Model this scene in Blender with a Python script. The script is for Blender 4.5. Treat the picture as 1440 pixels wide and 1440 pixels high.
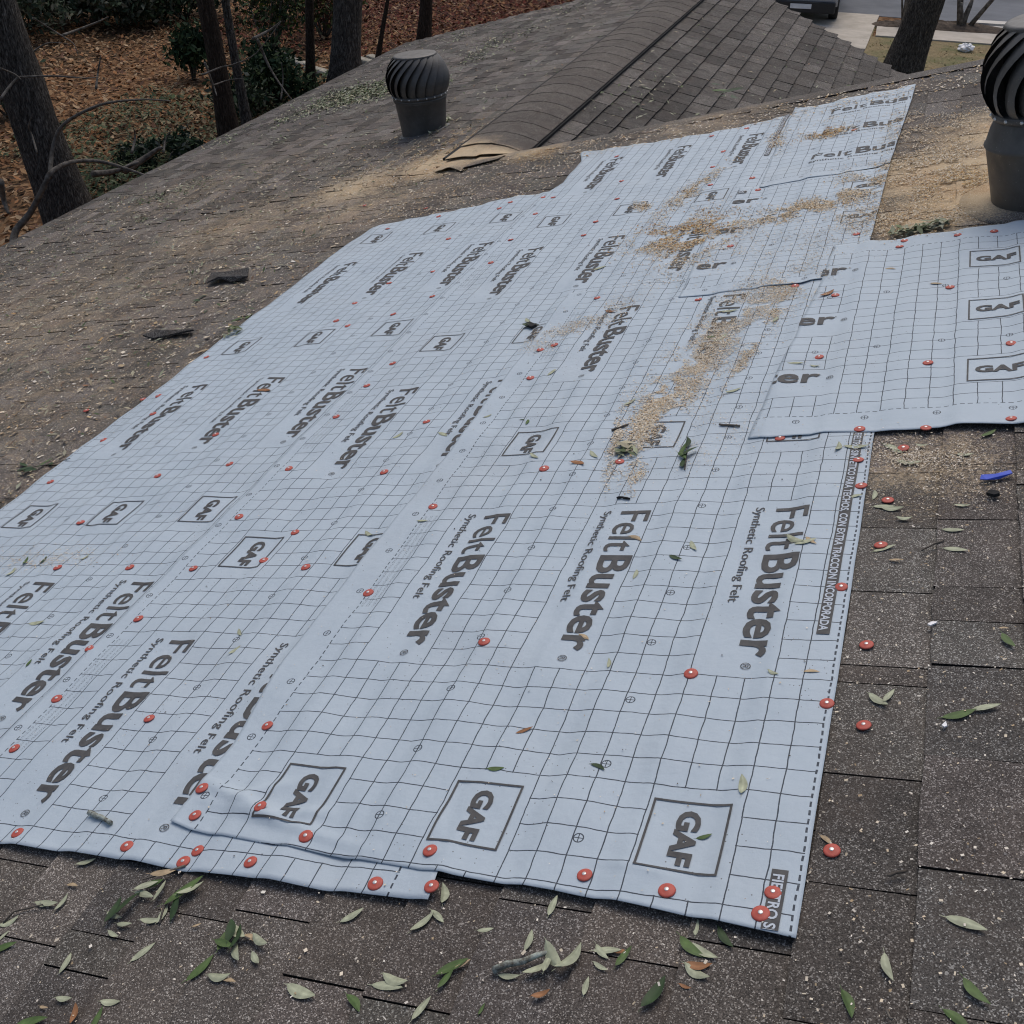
import bpy, bmesh, math, random
import numpy as np
from mathutils import Vector, Matrix, noise as mnoise
random.seed(7); RNG = np.random.default_rng(11)
SC = bpy.context.scene
for o in list(bpy.data.objects): bpy.data.objects.remove(o)
COL = SC.collection

# ------------------------------------------------------------------ camera, sky, sun, exposure
TH = math.radians(15.62)                      # roof pitch
CT, ST = math.cos(TH), math.sin(TH)
HCAM = 1.385                                  # lens height above the roof plane
CAM = Vector((-ST*HCAM, 0, CT*HCAM))
FPX = 1543.0
# camera axes in world coordinates (found from the vanishing points of courses and slope)
AX = Vector((.943, .332, .0)); FW = Vector((-.273, .776, -.569)); FW.normalize()
AX = (AX - FW*AX.dot(FW)).normalized(); UPV = AX.cross(FW).normalized()
cd = bpy.data.cameras.new('camera'); cam = bpy.data.objects.new('camera', cd); COL.objects.link(cam)
cam.matrix_world = Matrix(((AX.x, UPV.x, -FW.x, CAM.x), (AX.y, UPV.y, -FW.y, CAM.y), (AX.z, UPV.z, -FW.z, CAM.z), (0, 0, 0, 1)))
cd.sensor_width = 36; cd.lens = 36*FPX/1440; cd.clip_start = .05; cd.clip_end = 500
SC.camera = cam
SC.render.resolution_x = SC.render.resolution_y = 1024
w = bpy.data.worlds.new('World'); SC.world = w; w.use_nodes = True
nt = w.node_tree; bg = nt.nodes['Background']
sky = nt.nodes.new('ShaderNodeTexSky'); sky.sky_type = 'NISHITA'; sky.sun_disc = False
SUN_EL, SUN_AZ = math.radians(58), math.radians(-8)       # azimuth from +Y towards +X
sky.sun_elevation = SUN_EL; sky.sun_rotation = SUN_AZ
sky.air_density = 1.0; sky.dust_density = 4.0; sky.ozone_density = 1.0
nt.links.new(sky.outputs[0], bg.inputs[0]); bg.inputs[1].default_value = .105
sl = bpy.data.lights.new('sun', 'SUN'); sl.energy = .8; sl.angle = math.radians(40); sl.color = (1, .96, .9)
so = bpy.data.objects.new('sun', sl); COL.objects.link(so)
sd = Vector((math.sin(SUN_AZ)*math.cos(SUN_EL), math.cos(SUN_AZ)*math.cos(SUN_EL), math.sin(SUN_EL)))
so.rotation_euler = sd.to_track_quat('Z', 'Y').to_euler()
SC.view_settings.view_transform = 'Standard'; SC.view_settings.look = 'None'
SC.view_settings.exposure = 0.22; SC.view_settings.gamma = 1
SC.render.engine = 'CYCLES'; SC.cycles.filter_width = 1.1

# ------------------------------------------------------------------ roof coordinates
GZ = -4.35                                    # ground level
def S(U, Y, z=0.0): return (U*CT - z*ST, Y, U*ST + z*CT)
def Sarr(U, Y, z): return np.stack([U*CT - z*ST, Y + 0*U, U*ST + z*CT], -1)
def ray(px, py):
    return AX*(px-720) - UPV*(py-720) + FW*FPX
NRM = Vector((-ST, 0, CT)); UDIR = Vector((CT, 0, ST)); YDIR = Vector((0, 1, 0))
def PX(px, py, lift=0.0):                     # pixel direction met with the roof plane -> (U, Y)
    d = ray(px, py); t = (lift - NRM.dot(CAM))/NRM.dot(d); p = CAM + d*t
    return p.dot(UDIR), p.y
def PG(px, py, z=GZ):
    d = ray(px, py); t = (z-CAM.z)/d.z; return CAM + d*t
def proj(p):
    d = Vector(p)-CAM; z = d.dot(FW)
    return (720+FPX*d.dot(AX)/z, 720-FPX*d.dot(UPV)/z, z)
ROOF_ROT = Matrix(((CT, 0, -ST), (0, 1, 0), (ST, 0, CT)))
def roof_matrix(U, Y, z, ang=0.0, tilt=(0, 0), scale=1.0):
    m = ROOF_ROT.to_4x4() @ Matrix.Rotation(ang, 4, 'Z') @ Matrix.Rotation(tilt[0], 4, 'X') @ Matrix.Rotation(tilt[1], 4, 'Y') @ Matrix.Scale(scale, 4)
    m.translation = Vector(S(U, Y, z)); return m

# ------------------------------------------------------------------ object helpers
def tag(o, label=None, cat=None, group=None, kind=None):
    if label: o['label'] = label
    if cat: o['category'] = cat
    if group: o['group'] = group
    if kind: o['kind'] = kind
    return o
def mesh(name, V, F, mat=None, smooth=False, col=None, uv=None):
    me = bpy.data.meshes.new(name)
    V = np.asarray(V, dtype=np.float32).reshape(-1, 3)
    if isinstance(F, np.ndarray):
        n, k = F.shape
        me.vertices.add(len(V)); me.vertices.foreach_set('co', V.ravel())
        me.loops.add(n*k); me.loops.foreach_set('vertex_index', F.astype(np.int32).ravel())
        me.polygons.add(n); me.polygons.foreach_set('loop_start', np.arange(0, n*k, k, dtype=np.int32))
        me.update(calc_edges=True); me.validate()
    else:
        me.from_pydata([tuple(map(float, v)) for v in V], [], [tuple(f) for f in F]); me.update()
    if mat: me.materials.append(mat)
    if smooth: me.polygons.foreach_set('use_smooth', np.ones(len(me.polygons), dtype=bool))
    if col is not None:
        a = me.color_attributes.new('col', 'FLOAT_COLOR', 'POINT')
        c = np.ones((len(V), 4), np.float32); c[:, :3] = col; a.data.foreach_set('color', c.ravel())
    if uv is not None:
        l = me.uv_layers.new(name='UVMap'); idx = np.empty(len(me.loops), np.int32); me.loops.foreach_get('vertex_index', idx)
        l.data.foreach_set('uv', np.asarray(uv, np.float32)[idx].ravel())
    return me
def link(name, me, parent=None, matrix=None):
    o = bpy.data.objects.new(name, me); COL.objects.link(o)
    if parent: o.parent = parent
    if matrix is not None: o.matrix_basis = matrix
    return o
def empty(name, loc=(0, 0, 0), label=None, cat=None, group=None):
    o = bpy.data.objects.new(name, None); COL.objects.link(o); o.location = loc; o.empty_display_size = .1
    return tag(o, label, cat, group)
def box(x0, x1, y0, y1, z0, z1):
    V = [(x0, y0, z0), (x1, y0, z0), (x1, y1, z0), (x0, y1, z0), (x0, y0, z1), (x1, y0, z1), (x1, y1, z1), (x0, y1, z1)]
    F = [(0, 3, 2, 1), (4, 5, 6, 7), (0, 1, 5, 4), (1, 2, 6, 5), (2, 3, 7, 6), (3, 0, 4, 7)]
    return V, F
def merge(*parts):
    V, F = [], []
    for v, f in parts:
        b = len(V); V += list(v); F += [tuple(i+b for i in q) for q in f]
    return V, F
def tube(pts, rad, sides=8, cap=True, jit=0.0, seed=0):
    rnd = random.Random(seed); V, F = [], []
    pts = [Vector(p) for p in pts]; n = len(pts); ref = None
    for i, p in enumerate(pts):
        t = (pts[min(i+1, n-1)] - pts[max(i-1, 0)]).normalized()
        if ref is None: ref = t.orthogonal().normalized()
        ref = (ref - t*ref.dot(t)).normalized(); b = t.cross(ref)
        for k in range(sides):
            a = 2*math.pi*k/sides; r = rad[i]*(1+jit*(rnd.random()-.5))
            V.append(tuple(p + (ref*math.cos(a)+b*math.sin(a))*r))
    for i in range(n-1):
        for k in range(sides):
            F.append((i*sides+k, i*sides+(k+1) % sides, (i+1)*sides+(k+1) % sides, (i+1)*sides+k))
    if cap: F.append(tuple(range(sides-1, -1, -1))); F.append(tuple((n-1)*sides+k for k in range(sides)))
    return V, F
def lathe(prof, sides=32):
    V, F = [], []; n = len(prof)
    for r, z in prof:
        for k in range(sides):
            a = 2*math.pi*k/sides; V.append((r*math.cos(a), r*math.sin(a), z))
    for i in range(n-1):
        for k in range(sides):
            F.append((i*sides+k, i*sides+(k+1) % sides, (i+1)*sides+(k+1) % sides, (i+1)*sides+k))
    return V, F

# ------------------------------------------------------------------ material helpers
class X:                                       # a socket with arithmetic
    nt = None
    def __init__(s, v): s.v = v
    @staticmethod
    def op(o, *a, clamp=False):
        n = X.nt.nodes.new('ShaderNodeMath'); n.operation = o; n.use_clamp = clamp
        for i, q in enumerate(a):
            q = q.v if isinstance(q, X) else q
            if isinstance(q, (int, float)): n.inputs[i].default_value = q
            else: X.nt.links.new(q, n.inputs[i])
        return X(n.outputs[0])
    def __add__(s, b): return X.op('ADD', s, b)
    def __radd__(s, b): return X.op('ADD', b, s)
    def __sub__(s, b): return X.op('SUBTRACT', s, b)
    def __rsub__(s, b): return X.op('SUBTRACT', b, s)
    def __mul__(s, b): return X.op('MULTIPLY', s, b)
    def __rmul__(s, b): return X.op('MULTIPLY', b, s)
    def __truediv__(s, b): return X.op('DIVIDE', s, b)
    def lt(s, b): return X.op('LESS_THAN', s, b)
    def gt(s, b): return X.op('GREATER_THAN', s, b)
    def abs(s): return X.op('ABSOLUTE', s)
    def frac(s): return X.op('FRACT', s)
    def max(s, b): return X.op('MAXIMUM', s, b)
    def min(s, b): return X.op('MINIMUM', s, b)
    def ramp(s, a, b):
        n = X.nt.nodes.new('ShaderNodeMapRange'); n.inputs[1].default_value = a; n.inputs[2].default_value = b
        X.nt.links.new(s.v, n.inputs[0]); return X(n.outputs[0])
def new_mat(name):
    m = bpy.data.materials.new(name); m.use_nodes = True; X.nt = m.node_tree
    return m, m.node_tree, m.node_tree.nodes['Principled BSDF']
def N(t): return X.nt.nodes.new(t)
def lk(a, b): X.nt.links.new(a.v if isinstance(a, X) else a, b)
def noise(vec, scale, detail=2, rough=.5, dist=0):
    n = N('ShaderNodeTexNoise'); n.inputs['Scale'].default_value = scale; n.inputs['Detail'].default_value = detail
    n.inputs['Roughness'].default_value = rough; n.inputs['Distortion'].default_value = dist
    if vec is not None: lk(vec, n.inputs['Vector'])
    return X(n.outputs['Fac'])
def voronoi(vec, scale, out='Distance', feat='F1'):
    n = N('ShaderNodeTexVoronoi'); n.feature = feat; n.inputs['Scale'].default_value = scale
    if vec is not None: lk(vec, n.inputs['Vector'])
    return X(n.outputs[out])
def pos(): return X(N('ShaderNodeNewGeometry').outputs['Position'])
def objc(): return X(N('ShaderNodeTexCoord').outputs['Object'])
def attr(name, out='Color'):
    n = N('ShaderNodeAttribute'); n.attribute_name = name; return X(n.outputs[out])
def mix(fac, a, b, mode='MIX'):
    n = N('ShaderNodeMix'); n.data_type = 'RGBA'; n.blend_type = mode
    for s, q in ((n.inputs[0], fac), (n.inputs[6], a), (n.inputs[7], b)):
        if isinstance(q, X): lk(q, s)
        elif isinstance(q, (int, float)): s.default_value = q
        else: s.default_value = (*q, 1)
    return X(n.outputs[2])
def bump(h, strength, dist, b):
    n = N('ShaderNodeBump'); n.inputs['Strength'].default_value = strength; n.inputs['Distance'].default_value = dist
    lk(h, n.inputs['Height']); lk(n.outputs[0], b.inputs['Normal'])
def vscale(v, s):
    n = N('ShaderNodeMapping'); n.inputs['Scale'].default_value = s; lk(v, n.inputs[0]); return X(n.outputs[0])
def dist_to(v, p):
    n = N('ShaderNodeVectorMath'); n.operation = 'DISTANCE'; lk(v, n.inputs[0]); n.inputs[1].default_value = p; return X(n.outputs['Value'])

# patches where sawdust lies thick on the shingles: (U, Y, radius, strength)
DUST = [(-.17, 4.75, .55, 1.0), (-.12, 4.35, .38, 1.0), (.2, 4.9, .5, .9), (-3.35, 6.75, .55, 1.0), (-3.9, 6.5, .7, .65), (-2.65, 6.6, .4, .55),
        (-4.6, 6.0, 1.3, .35), (-3.0, 6.75, .35, .9), (-.18, 2.4, .28, .4), (-3.6, 5.9, 1.2, .34), (-5.2, 4.6, 3.2, .27), (-4.2, 3.2, 2.2, .24), (-6, 7.5, 2.6, .2), (.1, 5.2, .6, .85), (-.25, 4.2, .3, .9), (-1.5, 6.4, .9, .3)]
def make_shingle_mat(name, dark, light, dust=True, streak=.35):
    m, nt, b = new_mat(name); p = pos()
    g = noise(p, 420, 2, .75); g2 = voronoi(p, 520, 'Color'); big = noise(p, 2.3, 3, .6); mid = noise(p, 17, 3, .6)
    sep = N('ShaderNodeSeparateColor'); lk(g2, sep.inputs[0]); gr = X(sep.outputs[0])
    f = (g.ramp(.3, .7)*.55 + gr*.45)
    f = X.op('POWER', f, 1.5)
    c = mix(f, dark, light)
    c = mix(gr.gt(.88)*.8, c, (.40, .385, .36))
    tint = attr('col'); c = mix(1.0, c, tint, 'MULTIPLY')
    v = (mid.ramp(.25, .75)*streak + (1-streak*.5)) * (big.ramp(.3, .7)*.35 + .82)
    vv = N('ShaderNodeCombineColor'); [lk(v, vv.inputs[i]) for i in range(3)]
    c = mix(1.0, c, X(vv.outputs[0]), 'MULTIPLY')
    # brown weathering
    c = mix(noise(p, 6, 3).ramp(.45, .75)*.35, c, (.105, .082, .066))
    if dust:
        tot = None
        for (U, Y, r, s) in DUST:
            q = (1 - (dist_to(p, S(U, Y)) / r)).max(0.0) * (s*1.9)
            tot = q if tot is None else tot.max(q)
        n1 = noise(p, 9, 5, .65); n2 = noise(p, 120, 3, .7)
        k = X.op('ADD', tot + (n1-.5)*1.2 + (n2-.5)*2.0, -.28, clamp=True)
        k = k * tot.gt(.001)
        dustc = mix(noise(p, 3.5, 4).ramp(.45, .68), (.52, .40, .25), (.36, .21, .095))
        dustc = mix(noise(p, 260, 2).ramp(.35, .7), dustc, (.62, .50, .34))
        c = mix(k.min(.95), c, dustc)
    lk(c, b.inputs['Base Color']); b.inputs['Roughness'].default_value = .95
    b.inputs['Specular IOR Level'].default_value = .25
    bump(g.ramp(.3, .7) + gr*.7, .5, .0012, b)
    return m
M_SH = make_shingle_mat('shingle_brown', (.028, .025, .023), (.235, .215, .197))
M_SHW = make_shingle_mat('shingle_grey', (.032, .029, .027), (.17, .156, .143), streak=.6)

def simple(name, c1, c2, scale, rough=.8, detail=4, bumpd=0, bscale=None, spec=.5, metal=0, lo=.35, hi=.65):
    m, nt, b = new_mat(name); o = objc()
    lk(mix(noise(o, scale, detail, .6).ramp(lo, hi), c1, c2), b.inputs['Base Color'])
    b.inputs['Roughness'].default_value = rough; b.inputs['Metallic'].default_value = metal
    b.inputs['Specular IOR Level'].default_value = spec
    if bumpd: bump(noise(o, bscale or scale*4, 4, .65), .7, bumpd, b)
    return m
def attr_mat(name, rough=.7, spec=.3, trans=0, nscale=0):
    m, nt, b = new_mat(name); c = attr('col')
    if nscale:
        v = noise(pos(), nscale, 3).ramp(.25, .75)*.5 + .72
        cc = N('ShaderNodeCombineColor'); [lk(v, cc.inputs[i]) for i in range(3)]
        c = mix(1.0, c, X(cc.outputs[0]), 'MULTIPLY')
    lk(c, b.inputs['Base Color']); b.inputs['Roughness'].default_value = rough; b.inputs['Specular IOR Level'].default_value = spec
    return m

# ---- felt: printed grid, dashes, target circles from roll coordinates (u = across, v = along)
GX, GY = .055, 1.4/24
def make_felt():
    m, nt, b = new_mat('roofing_felt')
    uvn = N('ShaderNodeUVMap'); uvn.uv_map = 'UVMap'; uvv = X(uvn.outputs[0])
    sp = N('ShaderNodeSeparateXYZ'); lk(uvv, sp.inputs[0])
    wob = noise(uvv, 22, 2); wob2 = noise(vscale(uvv, (1, 1, 1)), 7.3, 2)
    s = X(sp.outputs[0]) + (wob-.5)*.005 + (wob2-.5)*.006
    t = X(sp.outputs[1]) + (noise(uvv, 26, 2)-.5)*.005 + (noise(uvv, 6.1, 2)-.5)*.008
    W = .0023
    a = (s-.062)/GX; da = ((a+.5).frac()-.5).abs()*GX
    tm = X.op('FLOORED_MODULO', t, 1.4); j = tm/GY
    bb = ((j+.5).frac()-.5).abs()*GY
    eps = .03
    cph = X.op('FLOORED_MODULO', s-.117, .385)/GX
    inc = cph.gt(eps)*cph.lt(3-eps)*s.gt(.118)*s.lt(1.055)
    inr = (j.gt(eps)*j.lt(11-eps)).max(j.gt(16+eps)*j.lt(20-eps))
    keep = 1 - inc*inr
    vl = da.lt(W/2)*s.gt(.055)*s.lt(1.115)
    hl = bb.lt(W/2)*s.gt(.010)*s.lt(1.163)
    grid = vl.max(hl)*keep
    d1 = (s-.012).abs().lt(.0019)*((t/.0185).frac().lt(.6))
    d2 = (s-1.162).abs().lt(.0014)*((t/.019).frac().lt(.62))
    # target circles
    tc = ((X(sp.outputs[1])-.022)/.175 + .5); dt = (tc.frac()-.5)*.175
    s0 = X(sp.outputs[0]); cir = None
    for sc in (.382, .777, 1.190):
        ds = s0-sc; r = X.op('SQRT', ds*ds+dt*dt)
        ring = (r-.0088).abs().lt(.0011).max(r.lt(.0088)*(ds.abs().lt(.0009).max(dt.abs().lt(.0009))))
        cir = ring if cir is None else cir.max(ring)
    # small print beside the lap line
    fine = None
    for k, sc in enumerate((1.118, 1.134, 1.150)):
        q = (s0-sc).abs().lt(.0042)
        fine = q if fine is None else fine.max(q)
    fine = fine*noise(vscale(uvv, (330, 420, 1)), 1.0, 2, .7).gt(.56)*tm.gt(.03)*tm.lt(.44)
    ink = grid.max(d1).max(d2).max(cir).max(fine*.8)
    ink = ink*(noise(uvv, 160, 2, .6).ramp(.25, .45)*.22+.77)
    o = uvv
    base = mix(noise(o, 3.2, 4, .6).ramp(.3, .7), (.40, .475, .535), (.44, .515, .573))
    base = mix(noise(vscale(o, (1, .25, 1)), 30, 3, .6).ramp(.3, .75)*.35, base, (.485, .555, .612))
    base = mix(noise(o, 420, 2, .7).ramp(.62, .75)*.25, base, (.25, .29, .34))
    dirt = noise(o, 1.3, 5, .7).ramp(.5, .78)*.22
    base = mix(dirt, base, (.36, .37, .37))
    spk = voronoi(o, 75, 'Distance').lt(.10)*noise(o, 2.5, 3).gt(.53)
    base = mix(spk*.8, base, (.09, .08, .07))
    lk(mix(ink, base, (.035, .045, .062)), b.inputs['Base Color'])
    b.inputs['Roughness'].default_value = .62; b.inputs['Specular IOR Level'].default_value = .35
    bump(noise(o, 700, 2, .6)*.3 + noise(o, 38, 3, .55)*1.4, .55, .0022, b)
    return m
M_FELT = make_felt()
M_INK = simple('print_ink', (.045, .045, .047), (.095, .093, .09), 40, .75, lo=.3, hi=.8)
M_PALE = simple('print_knockout', (.42, .47, .53), (.5, .55, .6), 60, .7)
M_RED = simple('red_plastic', (.40, .068, .046), (.48, .092, .064), 90, .6)
M_NAIL = simple('nail_head_metal', (.55, .53, .5), (.75, .74, .72), 200, .35, metal=.6)
M_VENT = None
def make_vent():
    m, nt, b = new_mat('weathered_dark_metal'); o = objc()
    c = mix(noise(o, 9, 5, .65).ramp(.3, .7), (.056, .052, .047), (.098, .093, .085))
    c = mix(noise(o, 45, 4, .7).ramp(.6, .8)*.6, c, (.16, .145, .125))
    c = mix(voronoi(o, 60).lt(.07)*.85, c, (.34, .32, .28))
    gn = N('ShaderNodeNewGeometry'); sz = N('ShaderNodeSeparateXYZ'); lk(gn.outputs['Normal'], sz.inputs[0])
    c = mix(X(sz.outputs[2]).ramp(.75, .97)*noise(o, 30, 4, .7).ramp(.25, .6)*.8, c, (.15, .14, .125))
    lk(c, b.inputs['Base Color']); b.inputs['Roughness'].default_value = .5
    lk(noise(o, 20, 3).ramp(.2, .8)*.25+.36, b.inputs['Roughness'])
    bump(noise(o, 12, 3), .25, .004, b); return m
M_VENT = make_vent()
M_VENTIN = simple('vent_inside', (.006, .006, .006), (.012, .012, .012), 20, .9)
M_LEAF = attr_mat('leaf', .6, .35, nscale=60)
M_CHIP = attr_mat('wood_chip', .9, .1)
M_LITTER = attr_mat('ground_leaf', .85, .15)
M_BLACK = simple('black_gap', (.008, .008, .008), (.02, .019, .018), 30, .95)
M_CAPSH = make_shingle_mat('ridge_shingle', (.040, .034, .030), (.17, .15, .135), streak=.45)
M_BRICK = simple('wall_siding', (.25, .2, .16), (.32, .26, .21), 6, .85)
M_TRIM = simple('painted_trim', (.3, .27, .23), (.4, .37, .33), 8, .6)
M_CONC = simple('concrete', (.36, .32, .26), (.50, .45, .38), 2.2, .9, 6, .004, 40)
M_KERB = simple('kerb_concrete', (.46, .43, .38), (.58, .55, .5), 2, .9, 6, .004, 40)
M_ASPH = simple('asphalt', (.085, .093, .105), (.14, .15, .168), .9, .9, 8, .006, 60)
M_SOIL = simple('mulch', (.035, .024, .016), (.10, .072, .05), 9, .95, 5, .03, 30)
M_STONE = simple('pale_stone', (.24, .22, .17), (.42, .39, .32), 7, .85, 4, .01, 20)
M_WHITE = simple('white_plastic_bag', (.7, .7, .7), (.85, .85, .85), 15, .5, 3, .01, 20)
M_BLUE = simple('blue_plastic', (.015, .05, .42), (.03, .08, .55), 40, .4)
M_SCRAP = make_shingle_mat('asphalt_scrap', (.012, .012, .012), (.05, .048, .046), dust=False)
def make_bark(name, c1, c2, sx=26, sz=4):
    m, nt, b = new_mat(name); o = objc(); v = vscale(o, (sx, sx, sz))
    n = noise(v, 1.0, 5, .65, .4); vo = voronoi(vscale(o, (sx*.55, sx*.55, sz*.7)), 1.0, 'Distance', 'DISTANCE_TO_EDGE')
    rg = 1-((n-.5).abs()*5).min(1.0); h = (1-rg)*.75 + noise(vscale(o, (sx*2.2, sx*2.2, sz*2.5)), 1.0, 3)*.45 + vo.ramp(0, .3)*.12
    lk(mix(h.ramp(.25, .85), c1, c2), b.inputs['Base Color']); b.inputs['Roughness'].default_value = .95
    b.inputs['Specular IOR Level'].default_value = .15
    bump(h, 1.0, .05, b); return m
M_BARK = make_bark('furrowed_bark', (.022, .018, .015), (.30, .27, .235), 46, 7)
M_BARKR = make_bark('brown_bark', (.03, .021, .015), (.12, .088, .066), 30, 5)
M_TWIG = simple('twig_bark', (.05, .04, .03), (.17, .15, .125), 14, .9)
M_LICHEN = simple('lichen_twig', (.10, .09, .07), (.42, .47, .42), 90, .95, 4, .003, 120)

def ground_mat():
    m, nt, b = new_mat('leaf_litter_ground'); p = pos()
    v = voronoi(p, 9, 'Color'); sep = N('ShaderNodeSeparateColor'); lk(v, sep.inputs[0]); r = X(sep.outputs[0]); g = X(sep.outputs[1])
    c = mix(r, (.055, .030, .016), (.19, .098, .045))
    c = mix(g.gt(.75)*.7, c, (.26, .16, .085))
    c = mix(noise(p, .35, 4, .6).ramp(.45, .62)*.75, c, (.045, .035, .022))
    spx = N('ShaderNodeSeparateXYZ'); lk(p, spx.inputs[0])
    red = X(spx.outputs[1]).ramp(25, 29)*X(spx.outputs[0]).ramp(-17, -14.5)*(1-X(spx.outputs[0]).ramp(-9, -7))
    c = mix(red*.75, c, mix(r, (.04, .012, .009), (.14, .035, .022)))
    lk(c, b.inputs['Base Color']); b.inputs['Roughness'].default_value = .95; b.inputs['Specular IOR Level'].default_value = .1
    bump(voronoi(p, 9), .8, .06, b); return m
M_GROUND = ground_mat()
def lawn_mat():
    m, nt, b = new_mat('dormant_lawn'); p = pos()
    c = mix(noise(p, 14, 5, .7).ramp(.35, .65), (.16, .115, .05), (.27, .21, .105))
    c = mix(noise(p, .9, 4, .6).ramp(.48, .62)*.8, c, (.085, .105, .028))
    lk(c, b.inputs['Base Color']); b.inputs['Roughness'].default_value = .95
    bump(noise(p, 40, 4), .8, .04, b); return m
M_LAWN = lawn_mat()

# ------------------------------------------------------------------ ground, street, walks (the setting)
def sheet(name, poly, z, mat, div=0):
    V = [(x, y, z) for x, y in poly]
    return tag(link(name, mesh(name, V, [tuple(range(len(V)))], mat)), kind='structure')
sheet('ground', [(-120, -60), (80, -60), (80, 160), (-120, 160)], GZ, M_GROUND)
sheet('lawn', [(-5.2, 16), (14, 16), (14, 29.6), (-1.58, 29.78), (-1.58, 32), (-1.64, 28.0), (-5.2, 27.2)], GZ+.03, M_LAWN)
def slab(name, poly, z0, z1, mat):
    n = len(poly); V = [(x, y, z0) for x, y in poly] + [(x, y, z1) for x, y in poly]
    F = [tuple(range(n-1, -1, -1)), tuple(range(n, 2*n))] + [(i, (i+1) % n, n+(i+1) % n, n+i) for i in range(n)]
    return tag(link(name, mesh(name, V, F, mat)), kind='structure')
slab('street', [(-60, 32.9), (-2.3, 32.55), (.8, 32.3), (60, 33.4), (60, 60), (-60, 60)], GZ-.2, GZ+.012, M_ASPH)
slab('pavement', [(-1.55, 30.9), (-1.5, 29.75), (14, 29.35), (14, 30.8)], GZ-.1, GZ+.06, M_CONC)
slab('driveway', [(-9, 27.4), (-1.62, 28.2), (-1.6, 32.45), (-9, 32.6)], GZ-.1, GZ+.05, M_CONC)
slab('kerb', [(.7, 31.95), (14, 32.05), (14, 32.75), (.7, 32.32)], GZ-.1, GZ+.10, M_KERB)
slab('kerb', [(1.9, 31.0), (14, 31.0), (14, 31.95), (1.1, 31.9)], GZ-.1, GZ+.055, M_KERB)
# mulch bed: an uneven mound
def mound(name, cx, cy, rx, ry, h, z, mat, seed=0, n=40):
    V = [(cx, cy, z+h)]; F = []; rings = 7
    for r in range(1, rings+1):
        f = r/rings
        for k in range(n):
            a = 2*math.pi*k/n; q = 1+.13*mnoise.noise(Vector((math.cos(a)*1.7, math.sin(a)*1.7, seed)))
            V.append((cx+rx*f*q*math.cos(a), cy+ry*f*q*math.sin(a), z+h*(1-f*f)*(1+.5*mnoise.noise(Vector((f*5, a*3, seed))))-.01*(r == rings)))
    for k in range(n): F.append((0, 1+k, 1+(k+1) % n))
    for r in range(rings-1):
        for k in range(n): F.append((1+r*n+k, 1+(r+1)*n+k, 1+(r+1)*n+(k+1) % n, 1+r*n+(k+1) % n))
    return link(name, mesh(name, V, F, mat, True))
tag(mound('planting_bed', .1, 31.35, 1.75, .52, .13, GZ+.05, M_SOIL, 3), kind='structure')
tag(mound('planting_bed', -1.25, 31.2, .5, .35, .08, GZ+.05, M_SOIL, 8), kind='structure')

# ------------------------------------------------------------------ house: roof planes
HOUSE = empty('house', (-3, 7, GZ), 'low house with weathered brown shingle roof and a lower wing', 'house')
def hchild(name, me, parent=None):
    o = link(name, me, parent or HOUSE)
    if not parent: o.matrix_parent_inverse = Matrix.Translation((3, -7, -GZ))
    return o
U_EAVE, U_TOP, U_WR = -7.45, 2.4, -3.08       # eave, main ridge, wing ridge
Y_RAKE, Y_FAR, Y_BACK = 6.56, 15.02, -7.0
E1, TW1 = .16, .2375                          # course exposure, tab width on the main slope
E2, TW2 = .168, .292
# roof deck slabs (closed prisms) just below the shingles
def prism_uv(pts, frame, z0, z1):
    n = len(pts); V = [frame(u, y, z1) for u, y in pts] + [frame(u, y, z0) for u, y in pts]
    F = [tuple(range(n)), tuple(range(2*n-1, n-1, -1))] + [(i, n+i, n+(i+1) % n, (i+1) % n) for i in range(n)]
    return V, F
RX, RZ = U_WR*CT, U_WR*ST
def SW(d, Y, z=0.0):                           # right slope of the wing: d metres down from its ridge
    return (RX + d*CT + z*ST, Y, RZ - d*ST + z*CT)
TX, TZ = U_TOP*CT, U_TOP*ST
def SB(d, Y, z=0.0): return (TX + d*CT + z*ST, Y, TZ - d*ST + z*CT)
white = lambda n: np.full((n, 3), .9)
def deck(name, pts, frame, z0=-.16, z1=-.012, mat=None):
    V, F = prism_uv(pts, frame, z0, z1)
    return hchild(name, mesh(name, V, F, mat or M_SH, col=white(len(V))))
main_deck = deck('main_slope', [(U_EAVE+.02, Y_BACK), (U_TOP, Y_BACK), (U_TOP, Y_RAKE-.03), (U_WR, Y_RAKE-.03), (U_WR, Y_FAR-.03), (U_EAVE+.02, Y_FAR-.03)], S)
wing_deck = deck('wing_slope', [(0, Y_FAR-.03), (0, Y_RAKE-.3), (4.4, Y_RAKE-.3), (4.4, 11.15), (2.66, 13.05)], SW, mat=M_SHW)
back_deck = deck('back_slope', [(0, Y_RAKE), (0, Y_BACK), (9, Y_BACK), (9, Y_RAKE)], SB)
# walls under the roof
def wallbox(x0, x1, y0, y1, z0, z1, name='wall'):
    V, F = box(x0, x1, y0, y1, z0, z1); return hchild(name, mesh(name, V, F, M_BRICK))
ez = U_EAVE*ST
wallbox(-6.7, -6.45, Y_BACK+.4, Y_FAR-.5, GZ-.2, -6.9*ST*0-6.45*ST*CT*0+S(-6.9, 0, -.2)[2])
wallbox(-6.45, .6, Y_FAR-.75, Y_FAR-.5, GZ-.2, SW(3.2, 0, -.25)[2]-.35)
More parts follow.
